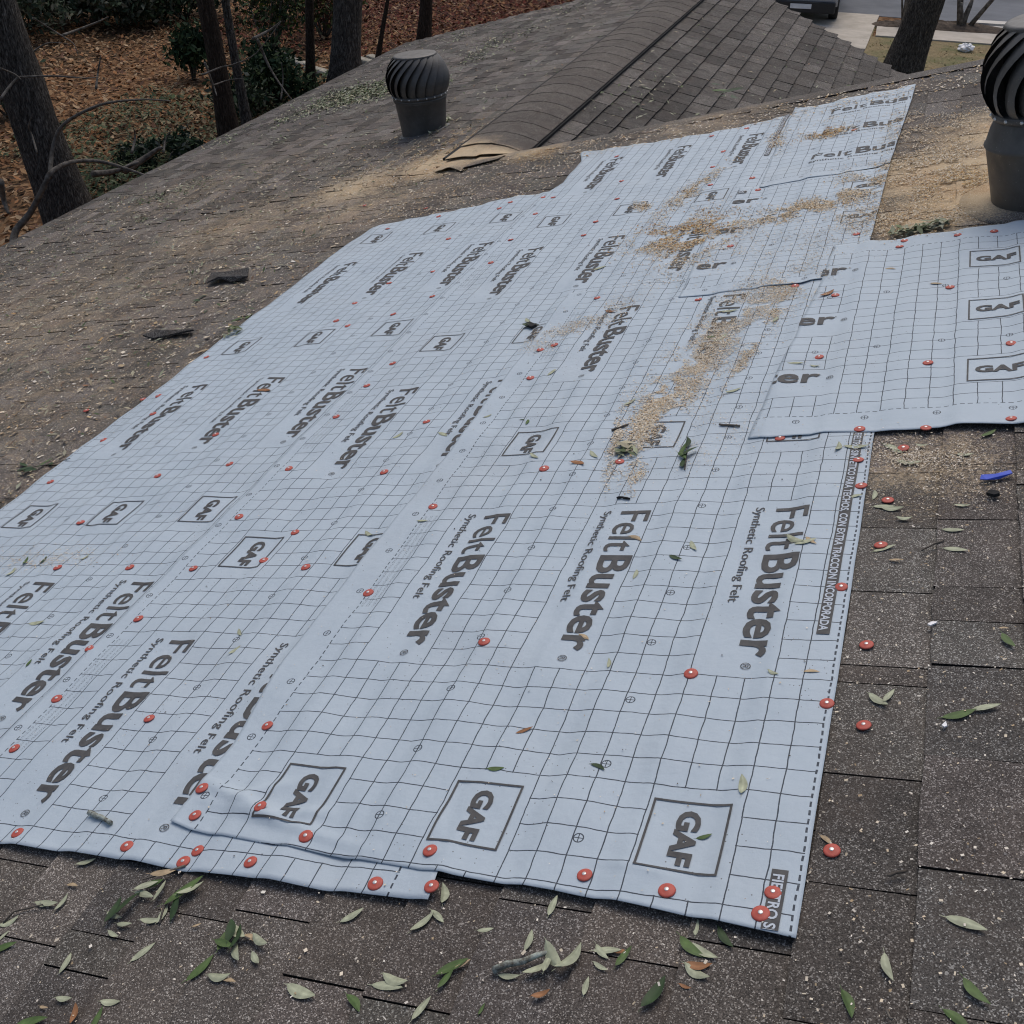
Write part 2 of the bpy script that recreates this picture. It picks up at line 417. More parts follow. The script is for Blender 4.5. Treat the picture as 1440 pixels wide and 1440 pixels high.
# gable wall above the wing roof, below the near rake
V, F = [], []
gp = [(S(U_WR-.3, 0, -.17)[0], S(U_WR-.3, 0, -.17)[2]), (S(U_TOP, 0, -.17)[0], S(U_TOP, 0, -.17)[2]), (TX+3.2, TZ-3.2*ST/CT-.2), (TX+3.2, GZ), (S(U_WR-.3, 0, -.17)[0], GZ)]
for y in (Y_RAKE-.42, Y_RAKE-.22): V += [(x, y, z) for x, z in gp]
n = 5; F = [tuple(range(n)), tuple(range(2*n-1, n-1, -1))] + [(i, n+i, n+(i+1) % n, (i+1) % n) for i in range(n)]
hchild('gable_wall', mesh('gable_wall', V, F, M_BRICK))
# rake and eave trim
def bar_uv(name, u0, u1, y0, y1, z0, z1, frame, mat):
    V, F = prism_uv([(u0, y0), (u1, y0), (u1, y1), (u0, y1)], frame, z0, z1); return hchild(name, mesh(name, V, F, mat, col=white(8)))
bar_uv('rake_board', U_WR+.3, U_TOP, Y_RAKE-.05, Y_RAKE-.015, -.22, -.02, S, M_TRIM)
bar_uv('fascia_board', U_EAVE-.005, U_EAVE+.025, Y_BACK, Y_FAR-.03, -.2, -.02, S, M_TRIM)

# ------------------------------------------------------------------ felt sheets (geometry first, the litter needs their heights)
SEG = []
for i in range(9):
    SEG.append((RNG.uniform(0, 6.28), RNG.uniform(6, 30), RNG.uniform(-1, 1)))
def waves(U, Y, seed, amp=1.0):
    r = np.random.default_rng(seed); z = 0
    for k in range(7):
        a = r.uniform(0, 6.28); kx = r.uniform(8, 34)*r.choice([-1, 1]); ky = r.uniform(3, 26)*r.choice([-1, 1]); z = z + np.sin(kx*U+ky*Y+a+1.2*np.sin(2.1*Y+a)+1.1*np.sin(2.7*U+3*a))*r.uniform(.3, 1)
    return z*amp*.0015
def tele(U):
    p = np.mod((U+.312)/E1, 1.0); rise = .22
    return np.where(p < rise, -.5+p/rise, .5-(p-rise)/(1-rise))*.0058
RIDGES = [((-1.52, 1.235), (-1.29, 1.155), .011, .016), ((-1.33, 1.165), (-1.2, 1.185), .008, .015), ((-1.5, 1.19), (-1.05, 1.105), .006, .012), ((-1.42, 1.2), (-1.3, 1.26), .005, .015),
          ((-1.15, 1.25), (-1.12, 1.10), .004, .02), ((-.97, 1.22), (-.94, 1.12), .004, .012), ((-.65, 1.14), (-.5, 1.12), .003, .008)]
class Sheet:
    def __init__(s, name, mode, base, lo, hi, near, far, su, tv, skew=0, ref=0, seed=0, label=''):
        s.__dict__.update(locals())
    def bounds(s, U, Y):                       # lo/hi: U limits given Y;  near/far: Y limits given U
        f = lambda tab, q: np.interp(q, [a for a, b in tab], [b for a, b in tab])
        return f(s.lo, Y), f(s.hi, Y), f(s.near, U), f(s.far, U)
    def inside(s, U, Y, m=0.0):
        a, b, c, d = s.bounds(U, Y); return (U > a+m) & (U < b-m) & (Y > c+m) & (Y < d-m)
    def H(s, U, Y):
        z = .0122 + tele(U) + waves(U, Y, 5) + waves(U, Y, s.seed, .10)
        for k in SHEETS.values():                # drape over the sheets underneath
            if k.base < s.base:
                a, b, c, d = k.bounds(U, Y); sd = np.minimum(np.minimum(U-a, b-U), np.minimum(Y-c, d-Y))
                w_ = np.clip(1+(sd+.006)/.03, 0, 1); z = z + .0024*w_*w_*(3-2*w_)
        a, b, c, d = s.bounds(U, Y)
        ed = np.minimum(np.minimum(np.abs(U-a), np.abs(b-U) if s.name in 'ADG' else 9+0*U), np.minimum(np.abs(Y-c), np.abs(d-Y) if s.name in 'CBDE' else 9+0*U))
        nearf = np.where(np.abs(Y-c) < .05, 2.6, 1.0)
        curl = np.exp(-ed/.014)*(.0003+.0016*nearf*np.maximum(0, np.sin(U*9.1+s.seed)*np.cos(Y*6.3+U*4+s.seed*2)))
        z = z + curl
        if s.name == 'A':
            for (p, q, h, wd) in RIDGES:
                dx, dy = q[0]-p[0], q[1]-p[1]; L2 = dx*dx+dy*dy
                tt = np.clip(((U-p[0])*dx+(Y-p[1])*dy)/L2, 0, 1)
                dd = np.hypot(U-p[0]-tt*dx, Y-p[1]-tt*dy); z = z + h*np.exp(-(dd/wd)**2)*(.35+.65*np.sin(np.pi*np.clip(tt, .05, .95)))
        return z
    def st(s, U, Y):
        if s.mode == 'Y': return s.su[0]-U, (s.tv[0]-(Y+s.skew*(U-s.ref)))*s.tv[1]
        return (s.su[0]-Y)*s.su[1], U+s.tv[0]
    def inv(s, a, b):
        if s.mode == 'Y':
            U = s.su[0]-a; return U, s.tv[0]-b/s.tv[1]-s.skew*(U-s.ref)
        return b-s.tv[0], s.su[0]-a/s.su[1]
K = lambda v: [(0, v), (1, v)]
SHEETS = {}
for sh in (
    Sheet('C', 'Y', .0075, [(1, -3.245), (3, -3.255), (5.0, -3.24), (5.42, -3.19)], K(-2.07), [(-3.3, 1.02), (-2, 1.03)],
          [(-3.26, 5.22), (-3.2, 5.36), (-3.02, 5.41), (-2.83, 5.40), (-2.59, 5.435), (-2.35, 5.49), (-2.07, 5.46)], (-2.078,), (4.757, 1.4/1.383), .012, -2.5, 1,
          'long pale grey printed roofing felt sheet lying lowest, along the littered bare shingles'),
    Sheet('B', 'Y', .0098, [(1, -2.19), (5.4, -2.175), (5.6, -2.13), (6.02, -2.15), (6.2, -2.21)], [(1.0, -.908), (1.12, -.92), (1.4, -.966), (7, -.966)], [(-2.2, 1.035), (-1.75, 1.03), (-1.6, 1.028), (-1.28, 1.022), (-1.1, 1.018), (-.96, 1.022)],
          [(-2.22, 6.24), (-2.0, 6.19), (-1.8, 6.17), (-1.657, 6.15), (-1.42, 6.11), (-1.13, 6.17), (-.96, 6.2)], (-.978,), (5.95, 1.4/1.409), .012, -1.5, 2,
          'middle printed roofing felt sheet running furthest toward the wing ridge'),
    Sheet('A', 'Y', .0121, [(1.1, -1.535), (1.35, -1.528), (1.63, -1.565), (1.9, -1.562), (2.6, -1.54), (3.9, -1.55)], [(1, -.311), (1.6, -.309), (2.6, -.313)],
          [(-1.57, 1.135), (-1.48, 1.115), (-1.3, 1.10), (-1.1, 1.087), (-.9, 1.077), (-.7, 1.071), (-.485, 1.052), (-.31, 1.035)], K(3.86), (-.308,), (2.262, 1.4/1.405), .025, -1.0, 3,
          'topmost long printed felt sheet with its dashed edge beside bare brown shingles'),
    Sheet('G', 'U', .0144, [(3.6, -1.06), (4.3, -1.09), (4.9, -1.06)], [(3.6, -.436), (4.3, -.429), (5, -.42)], [(-1.1, 3.655), (-.4, 3.672)], K(4.93), (4.9, 1.0), (1.525,), 0, 0, 4,
          'crosswise printed felt offcut heaped with tan sawdust'),
    Sheet('D', 'U', .0167, [(4.9, -.97), (5.4, -.985), (6.35, -1.0)], [(4.9, -.424), (5.9, -.391), (6.36, -.38)], [(-1, 4.905), (-.71, 4.916), (-.42, 4.945)],
          [(-.99, 6.35), (-.9, 6.285), (-.8, 6.31), (-.65, 6.33), (-.38, 6.35)], (6.275, 1/1.1), (.818,), 0, 0, 5,
          'crosswise printed felt offcut laid along the rake edge of the roof'),
    Sheet('E', 'U', .0168, [(2.55, -.636), (2.79, -.622), (2.97, -.613), (3.21, -.592), (3.35, -.586), (3.66, -.562), (4.0, -.556)], K(1.25),
          [(-.64, 2.57), (-.58, 2.554), (-.46, 2.561), (-.3, 2.556), (-.118, 2.559), (.03, 2.547), (1.3, 2.55)], [(-.6, 4.0), (-.5, 4.0), (-.35, 3.974), (-.3, 3.989), (-.1, 3.992), (1.3, 3.992)], (3.896, 1/1.057), (1.065,), 0, 0, 6,
          'crosswise printed felt sheet lapped over the others below the big turbine vent'),
    ): SHEETS[sh.name] = sh
def top_z(U, Y, default=.004):
    U = np.asarray(U, float); Y = np.asarray(Y, float); z = np.full(U.shape, default)
    for sh in SHEETS.values():
        i = sh.inside(U, Y); z = np.where(i, np.maximum(z, sh.H(U, Y)+.0012), z)
    return z
def on_felt(U, Y, m=0.0):
    r = np.zeros(np.shape(U), bool)
    for sh in SHEETS.values(): r |= sh.inside(np.asarray(U, float), np.asarray(Y, float), m)
    return r

# ------------------------------------------------------------------ shingles
def shingle_geom(frame, u0, y0, y1, e, zb, zt, r, dirn=1, ulim=99):
    """one tab: butt edge at u0 (downhill end), upper end tucked under the next course"""
    u1 = min(u0 + dirn*(e+.045), ulim); j = lambda q: r.uniform(-q, q)
    a, b = u0+j(.003), u0+j(.003); mid = u0+j(.004); ym = (y0+y1)/2
    B = [(a, y0, zb+j(.0012)), (mid, ym, zb+j(.0015)), (b, y1, zb+j(.0012)), (u1, y1, zt), (u1, y0, zt)]
    T = [frame(u, y, z) for u, y, z in B]
    V = T + T + [frame(u, y, z-.010) for u, y, z in B]
    F = [(4, 3, 2, 1, 0)] if dirn > 0 else [(0, 1, 2, 3, 4)]
    for i in range(5):
        q = (5+i, 5+(i+1) % 5, 10+(i+1) % 5, 10+i); F.append(q if dirn > 0 else q[::-1])
    return V, F
def tints(t, V): return np.concatenate([np.tile(t, (5, 1)), np.full((10, 3), .12)])   # black cut edges of bare asphalt, also painting the shadow line under each butt
pieces = []                                   # (projected size, V, F, tint, which)
rs = random.Random(5)
def psize(c, e, tw):
    x, y, z = proj(c)
    if z < .3 or not (-15 < x < 1455 and -15 < y < 1455): return 0
    v = (Vector(c)-CAM).normalized(); return FPX/z*math.sqrt(max(1e-4, abs(v.dot(NRM))*e*tw))
JOINTS = {-.312: [2.129, 1.891, 1.659, 1.608, 1.376, 1.145, .91, .675, .44], -.152: [2.152, 1.907, 1.795, 1.664, 1.429, 1.191, .953, .72, .48]}
kmin = int(round((U_EAVE+.312)/E1))
for k in range(kmin, int((U_TOP+.312)/E1)+1):
    ub = -.312 + k*E1; off = rs.uniform(0, TW1)
    ys = []
    yend = Y_FAR if ub < U_WR-.06 else Y_RAKE
    key = round(ub, 3)
    if key in JOINTS:
        ys = sorted(JOINTS[key]); y = ys[-1]+TW1
        while y < yend: ys.append(y); y += TW1
    else:
        y = -1.2+off
        while y < yend:
            ys.append(y)
            if rs.random() < .10: ys.append(y+rs.uniform(.05, .18))
            y += TW1
    ys = sorted(ys); ys = [ys[0]-.24]+ys+[yend]
    cb = rs.uniform(.9, 1.08)
    for i in range(len(ys)-1):
        gp_ = .0016 if ys[i] < 4 else .004
        y0, y1 = ys[i]+gp_, ys[i+1]-gp_
        if y1-y0 < .012: continue
        ym = (y0+y1)/2; uu = np.array([ub+.02, ub+E1-.01]*2); yy = np.array([y0, y0, y1, y1])
        if any(bool(np.all(sh.inside(uu, yy, .05))) for sh in SHEETS.values()): rs.random(); continue
        t = cb*rs.choice([.72, .85, .95, 1.0, 1.05, 1.18] if ym < 6.6 else [.6, .78, .92, 1.0, 1.1, 1.3]); tint = (t*rs.uniform(.98, 1.06), t, t*rs.uniform(.94, 1.0))
        zb = .0025+rs.uniform(-.001, .002)+(.007 if ym > 6.6 else 0)
        V, F = shingle_geom(S, ub, y0, y1, E1, zb, -.008, rs, 1, U_WR-.005 if y1 > Y_RAKE+.02 else 99)
        pieces.append((psize(S(ub+E1/2, ym), E1, y1-y0), V, F, tint, 0))
nrows = int(4.4/E2)
for k in range(nrows):
    dbutt = .05+(k+1)*E2; off = (k % 2)*TW2/2+rs.uniform(-.03, .03)+(k % 3)*.02
    y = Y_RAKE-.2+off; yend = np.interp(dbutt, [0, 2.66, 4.4], [15.0, 13.08, 11.2]); ys = [Y_RAKE-.25]
    while y < yend: ys.append(y); y += TW2
    ys.append(yend); cb = rs.uniform(.88, 1.1)
    for i in range(len(ys)-1):
        y0, y1 = ys[i]+.005, ys[i+1]-.005
        if y1-y0 < .02: continue
        t = cb*rs.choice([.68, .8, .9, 1.0, 1.1, 1.25]); tint = (t*1.02, t, t*.97)
        V, F = shingle_geom(SW, dbutt, y0, y1, E2, .011+rs.uniform(-.002, .004), -.008, rs, -1)
        c = SW(dbutt-E2/2, (y0+y1)/2); sz = psize(c, E2, y1-y0)
        if y0 < 7.3 and dbutt > .6: sz *= .2
        pieces.append((sz, V, F, tint, 1))
pieces.sort(key=lambda q: -q[0])
rest = {0: ([], [], []), 1: ([], [], [])}
for i, (sz, V, F, tint, wh) in enumerate(pieces):
    if i < 300 and sz > 0:
        link('shingle', mesh('shingle', V, F, (M_SH, M_SHW)[wh], col=tints(tint, V)), (main_deck, wing_deck)[wh])
    else:
        RV, RF, RC = rest[wh]; b = len(RV); RV += V; RF += [tuple(q+b for q in f) for f in F]; RC += [tuple(q) for q in tints(tint, V)]
for wh in (0, 1):
    RV, RF, RC = rest[wh]
    tag(link('shingle_field', mesh('shingle_field', RV, RF, (M_SH, M_SHW)[wh], col=np.array(RC)), (main_deck, wing_deck)[wh]), kind='stuff')

# ridge cap of the wing: vent strip and overlapping cap shingles
cap = hchild('ridge_vent', mesh('ridge_vent', *merge(
    prism_uv([(U_WR-.272, 6.75), (U_WR-.13, 6.75), (U_WR-.13, Y_FAR-.05), (U_WR-.272, Y_FAR-.05)], S, -.005, .027),
    prism_uv([(.13, 6.75), (.248, 6.75), (.248, Y_FAR-.05), (.13, Y_FAR-.05)], SW, -.005, .027)), M_BLACK))
prof = [-.225, -.19, -.15, -.11, -.08, -.05, -.025, 0, .025, .05, .08, .11, .15, .19, .235]
def cap_point(q, Y, lift):
    rnd = .028*math.exp(-(q/.07)**2)
    if q <= 0: p = Vector(S(U_WR+q, Y, lift-rnd*.6))
    else:
        a = Vector(SW(q, Y, lift-rnd*.6)); bmain = Vector(S(U_WR+q, Y, lift*.7+.006)); f = min(1, max(0, (Y-6.50)/.5))
        p = bmain.lerp(a, f*f*(3-2*f))
    return p
y = 6.40; i = 0
while y < Y_FAR-.05:
    V = []; L = .35; n = len(prof); lf = .036 if y > 6.8 else .012+.024*(y-6.4)/.4
    kk = rs.uniform(-.006, .006)
    for (yy, dz) in ((y+kk, .0030), (y+.12, .0018), (y+L, -.0006)):
        for q in prof:
            V.append(tuple(cap_point(q, yy+(.06*abs(q)/.2 if i == 0 else 0)+rs.uniform(-.0008, .0008), lf+dz+(.02*math.exp(-((q+.08)/.06)**2) if (i == 0 and yy < y+.02) else 0))))
    m = len(V); V += [tuple(Vector(v)-Vector((0, 0, .0026))) for v in V]
    F = []
    for r in range(2):
        for q in range(n-1): F.append((r*n+q, r*n+q+1, (r+1)*n+q+1, (r+1)*n+q)); F.append((m+r*n+q, m+(r+1)*n+q, m+(r+1)*n+q+1, m+r*n+q+1))
    for q in range(n-1): F.append((q, m+q, m+q+1, q+1)); F.append((2*n+q, 2*n+q+1, m+2*n+q+1, m+2*n+q))
    for r in range(2): F.append((r*n, (r+1)*n, m+(r+1)*n, m+r*n)); F.append((r*n+n-1, m+r*n+n-1, m+(r+1)*n+n-1, (r+1)*n+n-1))
    t = rs.uniform(.94, 1.06)
    link('cap_shingle', mesh('cap_shingle', V, F, M_CAPSH, False, col=np.tile((t*1.02, t, t*.96), (len(V), 1))), cap)
    y += .285; i += 1

# ------------------------------------------------------------------ build the felt meshes
FELT_OBJ = {}
CELL = .0125
for sh in SHEETS.values():
    y_lo, y_hi = min(b for a, b in sh.near), max(b for a, b in sh.far)
    u_lo, u_hi = min(b for a, b in sh.lo), max(b for a, b in sh.hi)
    CELL = .008 if sh.name == 'A' else .0125
    nu, ny = int((u_hi-u_lo)/CELL)+1, int((y_hi-y_lo)/CELL)+1
    a, b = np.meshgrid(np.linspace(0, 1, nu), np.linspace(0, 1, ny), indexing='ij')
    Y = y_lo+(y_hi-y_lo)*b; U = u_lo+(u_hi-u_lo)*a
    for _ in range(4):
        L, Hh, nr, fr = sh.bounds(U, Y); U = L+(Hh-L)*a; Y = nr+(fr-nr)*b
    Z = sh.H(U, Y); V = Sarr(U, Y, Z).reshape(-1, 3)
    s_, t_ = sh.st(U, Y); uv = np.stack([s_.ravel(), t_.ravel()], -1)
    ii = np.arange(nu*ny).reshape(nu, ny)
    F = np.stack([ii[:-1, :-1].ravel(), ii[1:, :-1].ravel(), ii[1:, 1:].ravel(), ii[:-1, 1:].ravel()], -1)
    ctr = Vector(S((u_lo+u_hi)/2, y_lo, sh.base))
    o = link('felt_sheet', mesh('felt_sheet', V-np.array(ctr, np.float32), F, M_FELT, True, uv=uv)); o.location = ctr
    md = o.modifiers.new('thickness', 'SOLIDIFY'); md.thickness = .0012; md.offset = -1
    tag(o, sh.label, 'roofing felt', 'roofing felt sheets'); FELT_OBJ[sh.name] = (o, ctr)

# ---- lettering
_tc = {}
def text_mesh(body, bold, w, h, spacing=1.0):
    """flat text: x in [0,w], cap height h (first letter), baseline y=0; returned as bmesh-ready (verts, faces)"""
    key = (body, bold, w, h)
    if key in _tc: return _tc[key]
    cu = bpy.data.curves.new('t', 'FONT'); cu.body = body; cu.size = 1; cu.offset = bold; cu.fill_mode = 'FRONT'; cu.resolution_u = 3
    cu.space_character = spacing
    ob = bpy.data.objects.new('t', cu); COL.objects.link(ob)
    dg = bpy.context.evaluated_depsgraph_get(); dg.update()
    me = bpy.data.meshes.new_from_object(ob.evaluated_get(dg))
    co = np.array([v.co[:] for v in me.vertices]); F = [tuple(p.vertices) for p in me.polygons]
    bpy.data.objects.remove(ob); bpy.data.curves.remove(cu); bpy.data.meshes.remove(me)
    capH = .727+2*bold
    x0, x1 = co[:, 0].min(), co[:, 0].max()
    co = np.stack([(co[:, 0]-x0)*w/(x1-x0), (co[:, 1]+bold)*h/capH], -1)
    _tc[key] = (co, F); return _tc[key]
def felt_print(name, sh, co, F, s_base, t0, mat, lift, clips=(), step=.02):
    """lay flat print (x along the roll, y up) on a sheet and let it follow the sheet's surface"""
    bm = bmesh.new()
    U, Y = sh.inv(s_base-co[:, 1], t0+co[:, 0])
    if not np.any(sh.inside(U, Y, .002)): bm.free(); return
    for k in SHEETS.values():
        if k.base > sh.base and np.all(k.inside(U, Y, .004)): bm.free(); return
    ok_ = sh.inside(U, Y, .0); pj = proj(S(float(U[ok_].mean()), float(Y[ok_].mean())))
    if not (-120 < pj[0] < 1560 and -60 < pj[1] < 1500): bm.free(); return
    vs = [bm.verts.new((a, b, 0)) for a, b in zip(U, Y)]
    for f in F:
        try: bm.faces.new([vs[i] for i in f])
        except ValueError: pass
    a0, b0, c0, d0 = U.min(), Y.min(), U.max(), Y.max()
    def cut(co_, no_, clear=False):
        g = bm.verts[:]+bm.edges[:]+bm.faces[:]
        bmesh.ops.bisect_plane(bm, geom=g, plane_co=co_, plane_no=no_, clear_outer=clear)
    x = math.floor(a0/step)*step+step
    while x < c0: cut((x, 0, 0), (1, 0, 0)); x += step
    x = math.floor(b0/step)*step+step
    while x < d0: cut((0, x, 0), (0, 1, 0)); x += step
    for p, nrm in clips: cut(p, nrm, True)
    if not bm.faces: bm.free(); return
    bmesh.ops.triangulate(bm, faces=[f for f in bm.faces if len(f.verts) > 4])
    bm.verts.ensure_lookup_table(); bm.verts.index_update()
    P = np.array([v.co[:2] for v in bm.verts]); FF = [tuple(v.index for v in f.verts) for f in bm.faces]
    bm.free()
    o, ctr = FELT_OBJ[sh.name]
    V = Sarr(P[:, 0], P[:, 1], sh.H(P[:, 0], P[:, 1])+lift)-np.array(ctr)
    me = mesh(name, V, FF, mat)
    nz = np.array([p.normal[2] for p in me.polygons])
    if nz.size and nz.mean() < 0: me.flip_normals()
    return link(name, me, o)
def rect(x0, x1, y0, y1):
    return np.array([(x0, y0), (x1, y0), (x1, y1), (x0, y1)]), [(0, 1, 2, 3)]
def frame_rect(x0, x1, y0, y1, w):
    co = [(x0, y0), (x1, y0), (x1, y1), (x0, y1), (x0+w, y0+w), (x1-w, y0+w), (x1-w, y1-w), (x0+w, y1-w)]
    return np.array(co), [(0, 1, 5, 4), (1, 2, 6, 5), (2, 3, 7, 6), (3, 0, 4, 7)]
def cat2(*parts):
    C, F = [], []
    for c, f, dx, dy in parts:
        b = sum(len(q) for q in C); C.append(np.asarray(c)+np.array([dx, dy])); F += [tuple(i+b for i in q) for q in f]
    return np.concatenate(C), F
felt_w = text_mesh('Felt', .004, .178, .083); bust_w = text_mesh('Buster', .023, .350, .085); syn_w = text_mesh('Synthetic Roofing Felt', .004, .378, .022)
reg_w = text_mesh('®', .0, .020, .020)
gaf_w = text_mesh('GAF', .042, .118, .043)
WORD = cat2((*felt_w, 0, 0), (*bust_w, .194, 0))
REGM = cat2((*reg_w, 0, 0))
ban_w = text_mesh('FIELTRO SINTETICO PARA TECHOS, CON EXTRA TRACCION INCORPORADA', .026, .80, .0185)
BLK = [(.117+.385*k) for k in range(3)]
for sh in SHEETS.values():
    y0, y1 = min(b for a, b in sh.near), max(b for a, b in sh.far); u0, u1 = min(b for a, b in sh.lo), max(b for a, b in sh.hi)
    clips = []
    if sh.mode == 'Y':
        clips = [((0, y1-.04, 0), (0, 1, 0)), ((0, min(b for a, b in sh.near)+.006, 0), (0, -1, 0))]
    else:
        (ya, ua), (yb, ub_) = sh.lo[0], sh.lo[-1]; d = Vector((ub_-ua, yb-ya, 0)); clips.append(((ua+.004, ya, 0), (-d.y, d.x, 0)))
        (ya, ua), (yb, ub_) = sh.hi[0], sh.hi[-1]; d = Vector((ub_-ua, yb-ya, 0)); clips.append(((ua-.004, ya, 0), (d.y, -d.x, 0)))
    sts = [sh.st(np.array([a]), np.array([b])) for a in (u0, u1) for b in (y0, y1)]
    tmin, tmax = min(float(q[1][0]) for q in sts), max(float(q[1][0]) for q in sts)
    for p in range(math.floor(tmin/1.4)-1, math.ceil(tmax/1.4)+1):
        T = p*1.4
        for sb in BLK:
            felt_print('printed_lettering', sh, *WORD, sb+.083, T+.036, M_INK, .0016, clips)
            felt_print('printed_lettering', sh, *REGM, sb+.070, T+.598, M_INK, .0016, clips)
            felt_print('printed_small_lettering', sh, *syn_w, sb+.131, T+.030, M_INK, .0016, clips)
            felt_print('printed_box', sh, *frame_rect(0, .15, 0, .137, .0042), sb+.157, T+.965, M_INK, .0016, clips)
            felt_print('printed_lettering', sh, *gaf_w, sb+.108, T+.985, M_INK, .0016, clips)
        felt_print('printed_banner', sh, *rect(0, .82, 0, .0255), .0545, T+1.087, M_INK, .0016, clips)
        felt_print('printed_banner_lettering', sh, *ban_w, .0512, T+1.097, M_PALE, .0023, clips)
#--PART2--
# ------------------------------------------------------------------ turbine vents
def turbine(U, Y, label, tiltf, r_bot, r_seam, h_seam, h_neck, r_neck, flange):
    base = Vector(S(U, Y, 0)); o = empty('turbine_vent', base, label, 'roof vent')
    up = (Vector((0, 0, 1)).lerp(NRM, tiltf)).normalized(); o.rotation_euler = up.to_track_quat('Z', 'Y').to_euler()
    inv = o.rotation_euler.to_matrix().inverted()
    # base pipe: bottom ring follows the roof
    prof = [(r_bot, 0), (r_bot+(r_seam-r_bot)*.5, h_seam*.5), (r_seam, h_seam), (r_seam+.006, h_seam+.006), (r_seam, h_seam+.013), (r_neck+.02, h_seam+(h_neck-h_seam)*.6), (r_neck, h_neck)]
    V, F = lathe(prof, 48); V = [Vector(v) for v in V]
    nl = inv @ NRM
    for i in range(48):
        v = V[i]; v.z = -(nl.x*v.x+nl.y*v.y)/nl.z - .012
    link('base_pipe', mesh('base_pipe', V, F, M_VENT, True), o)
    fl = []; k = flange; nn = 40
    ring = [(k*(1+.02*math.sin(5*a))*math.cos(a), k*.95*math.sin(a)) for a in (2*math.pi*i/nn for i in range(nn))]
    ul, yl = inv @ UDIR, inv @ YDIR
    FV = [ul*a+yl*b+nl*.0055 for a, b in ring] + [ul*a*.6+yl*b*.6+nl*.007 for a, b in ring] + [ul*a+yl*b-nl*.004 for a, b in ring]
    FF = [(i, (i+1) % nn, nn+(i+1) % nn, nn+i) for i in range(nn)] + [(2*nn+i, 2*nn+(i+1) % nn, (i+1) % nn, i) for i in range(nn)]
    link('flashing', mesh('flashing', FV, FF, M_SH if flange > .3 else M_VENT, True, col=np.full((len(FV), 3), 1.1)), o)
    z0 = h_neck; HH = .30
    def rad(f): return .203*(1-f) + .158*f + .058*math.sin(math.pi*f)**.75
    link('collar', mesh('collar', *lathe([(r_neck-.01, z0-.01), (.205, z0-.004), (.213, z0+.004), (.213, z0+.02), (.2, z0+.024), (.16, z0+.024)], 48), M_VENT, True), o)
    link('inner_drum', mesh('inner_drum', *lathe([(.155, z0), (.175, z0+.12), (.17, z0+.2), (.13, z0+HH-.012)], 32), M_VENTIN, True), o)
    NV = 20; wid = 2*math.pi/NV*1.22; rows = 10
    V, F = [], []
    for i in range(rows+1):
        f = i/rows; zz = z0+.016+(HH-.02)*f; tw = math.radians(44)*f**2.5
        for j in range(4):
            g = j/3; a = tw + wid*(.5-g); r = rad(f) + .004 - .048*(g**1.3)*(.35+.65*math.sin(math.pi*min(1, f*.9+.08))) + .004*math.sin(math.pi*g)
            V.append((r*math.cos(a), r*math.sin(a), zz))
    for i in range(rows):
        for j in range(3): F.append((i*4+j, i*4+j+1, (i+1)*4+j+1, (i+1)*4+j))
    vm = mesh('vane', V, F, M_VENT, True)
    for k in range(NV): link('vane', vm, o, Matrix.Rotation(2*math.pi*(k+.3)/NV, 4, 'Z'))
    zt = z0+HH
    link('top_cap', mesh('top_cap', *lathe([(.162, zt-.018), (.168, zt-.008), (.162, zt), (.15, zt+.002), (.1, zt+.006), (.04, zt+.008), (.0001, zt+.009)], 40), M_VENT, True), o)
    bmh = mesh('rivet', *lathe([(.0065, 0), (.006, .004), (.003, .006), (.0001, .0065)], 8), M_NAIL, True)
    for k in range(NV):
        a = 2*math.pi*(k+.1)/NV
        link('rivet', bmh, o, Matrix.Rotation(a, 4, 'Z') @ Matrix.Translation((.213, 0, z0+.012)) @ Matrix.Rotation(math.pi/2, 4, 'Y'))
    return o
turbine(-4.07, 8.02, 'dark grey turbine roof vent standing on the wing beside the ridge cap', .35, .172, .198, .235, .268, .19, .205)
turbine(.190, 4.285, 'large dark turbine roof vent standing in sawdust beyond the crosswise felt', .95, .222, .236, .2, .295, .20, .33)

# ------------------------------------------------------------------ cap nails
NEARTO = [('vent', -4.07, 8.02, .5, 'beside the turbine vent on the wing'), ('bigvent', .15, 4.27, .55, 'at the foot of the large turbine vent')]
SHN = {'A': 'topmost long sheet', 'B': 'middle long sheet', 'C': 'lowest long sheet', 'D': 'offcut along the rake', 'G': 'sawdust-heaped offcut', 'E': 'felt below the large vent'}
def place_words(U, Y):
    a, b = np.array([U]), np.array([Y]); top = None
    for sh in SHEETS.values():
        if sh.inside(a, b)[0]: top = sh
    if top is None:
        if Y < 1.15: return 'on shingles', 'on the near shingles'
        if U > -.4 and Y < 2.6: return 'on bare shingles beside the dashed felt edge', 'beside the dashed edge'
        if U > -.6: return 'in the sawdust beside the large turbine vent', 'by the large vent'
        if Y < 5.6: return 'on littered shingles beside the lowest felt sheet', 'beside the lowest sheet'
        return 'on shingles past the far ends of the felt', 'past the felt'
    L, R, nr, fr = (float(q[0]) for q in top.bounds(a, b)); nm = SHN[top.name]
    s_, t_ = top.st(a, b); s_, tm = float(s_[0]), float(t_[0]) % 1.4
    k = min(2, max(0, int((s_-.117+.05)/.385))); ins = abs(s_-(.117+.385*k+.0825)) < .09
    if Y-nr < .09: pl = 'near end' if top.mode == 'Y' else 'lap edge'
    elif fr-Y < .14: pl = 'far edge'
    elif s_ > 1.13: pl = 'lap strip'
    elif s_ < .09: pl = 'dashed upper edge'
    elif ins and tm < .62: pl = 'printed word'
    elif ins and .88 < tm < 1.2: pl = 'printed GAF box'
    else: pl = 'open grid'
    return 'on the %s of the %s' % (pl, nm), 'on the %s of the %s' % (pl, nm)
capV, capF = lathe([(.0001, .0042), (.004, .0042), (.006, .0034), (.0085, .0030), (.0115, .0026), (.0132, .0016), (.0136, .0002), (.012, 0)], 20)
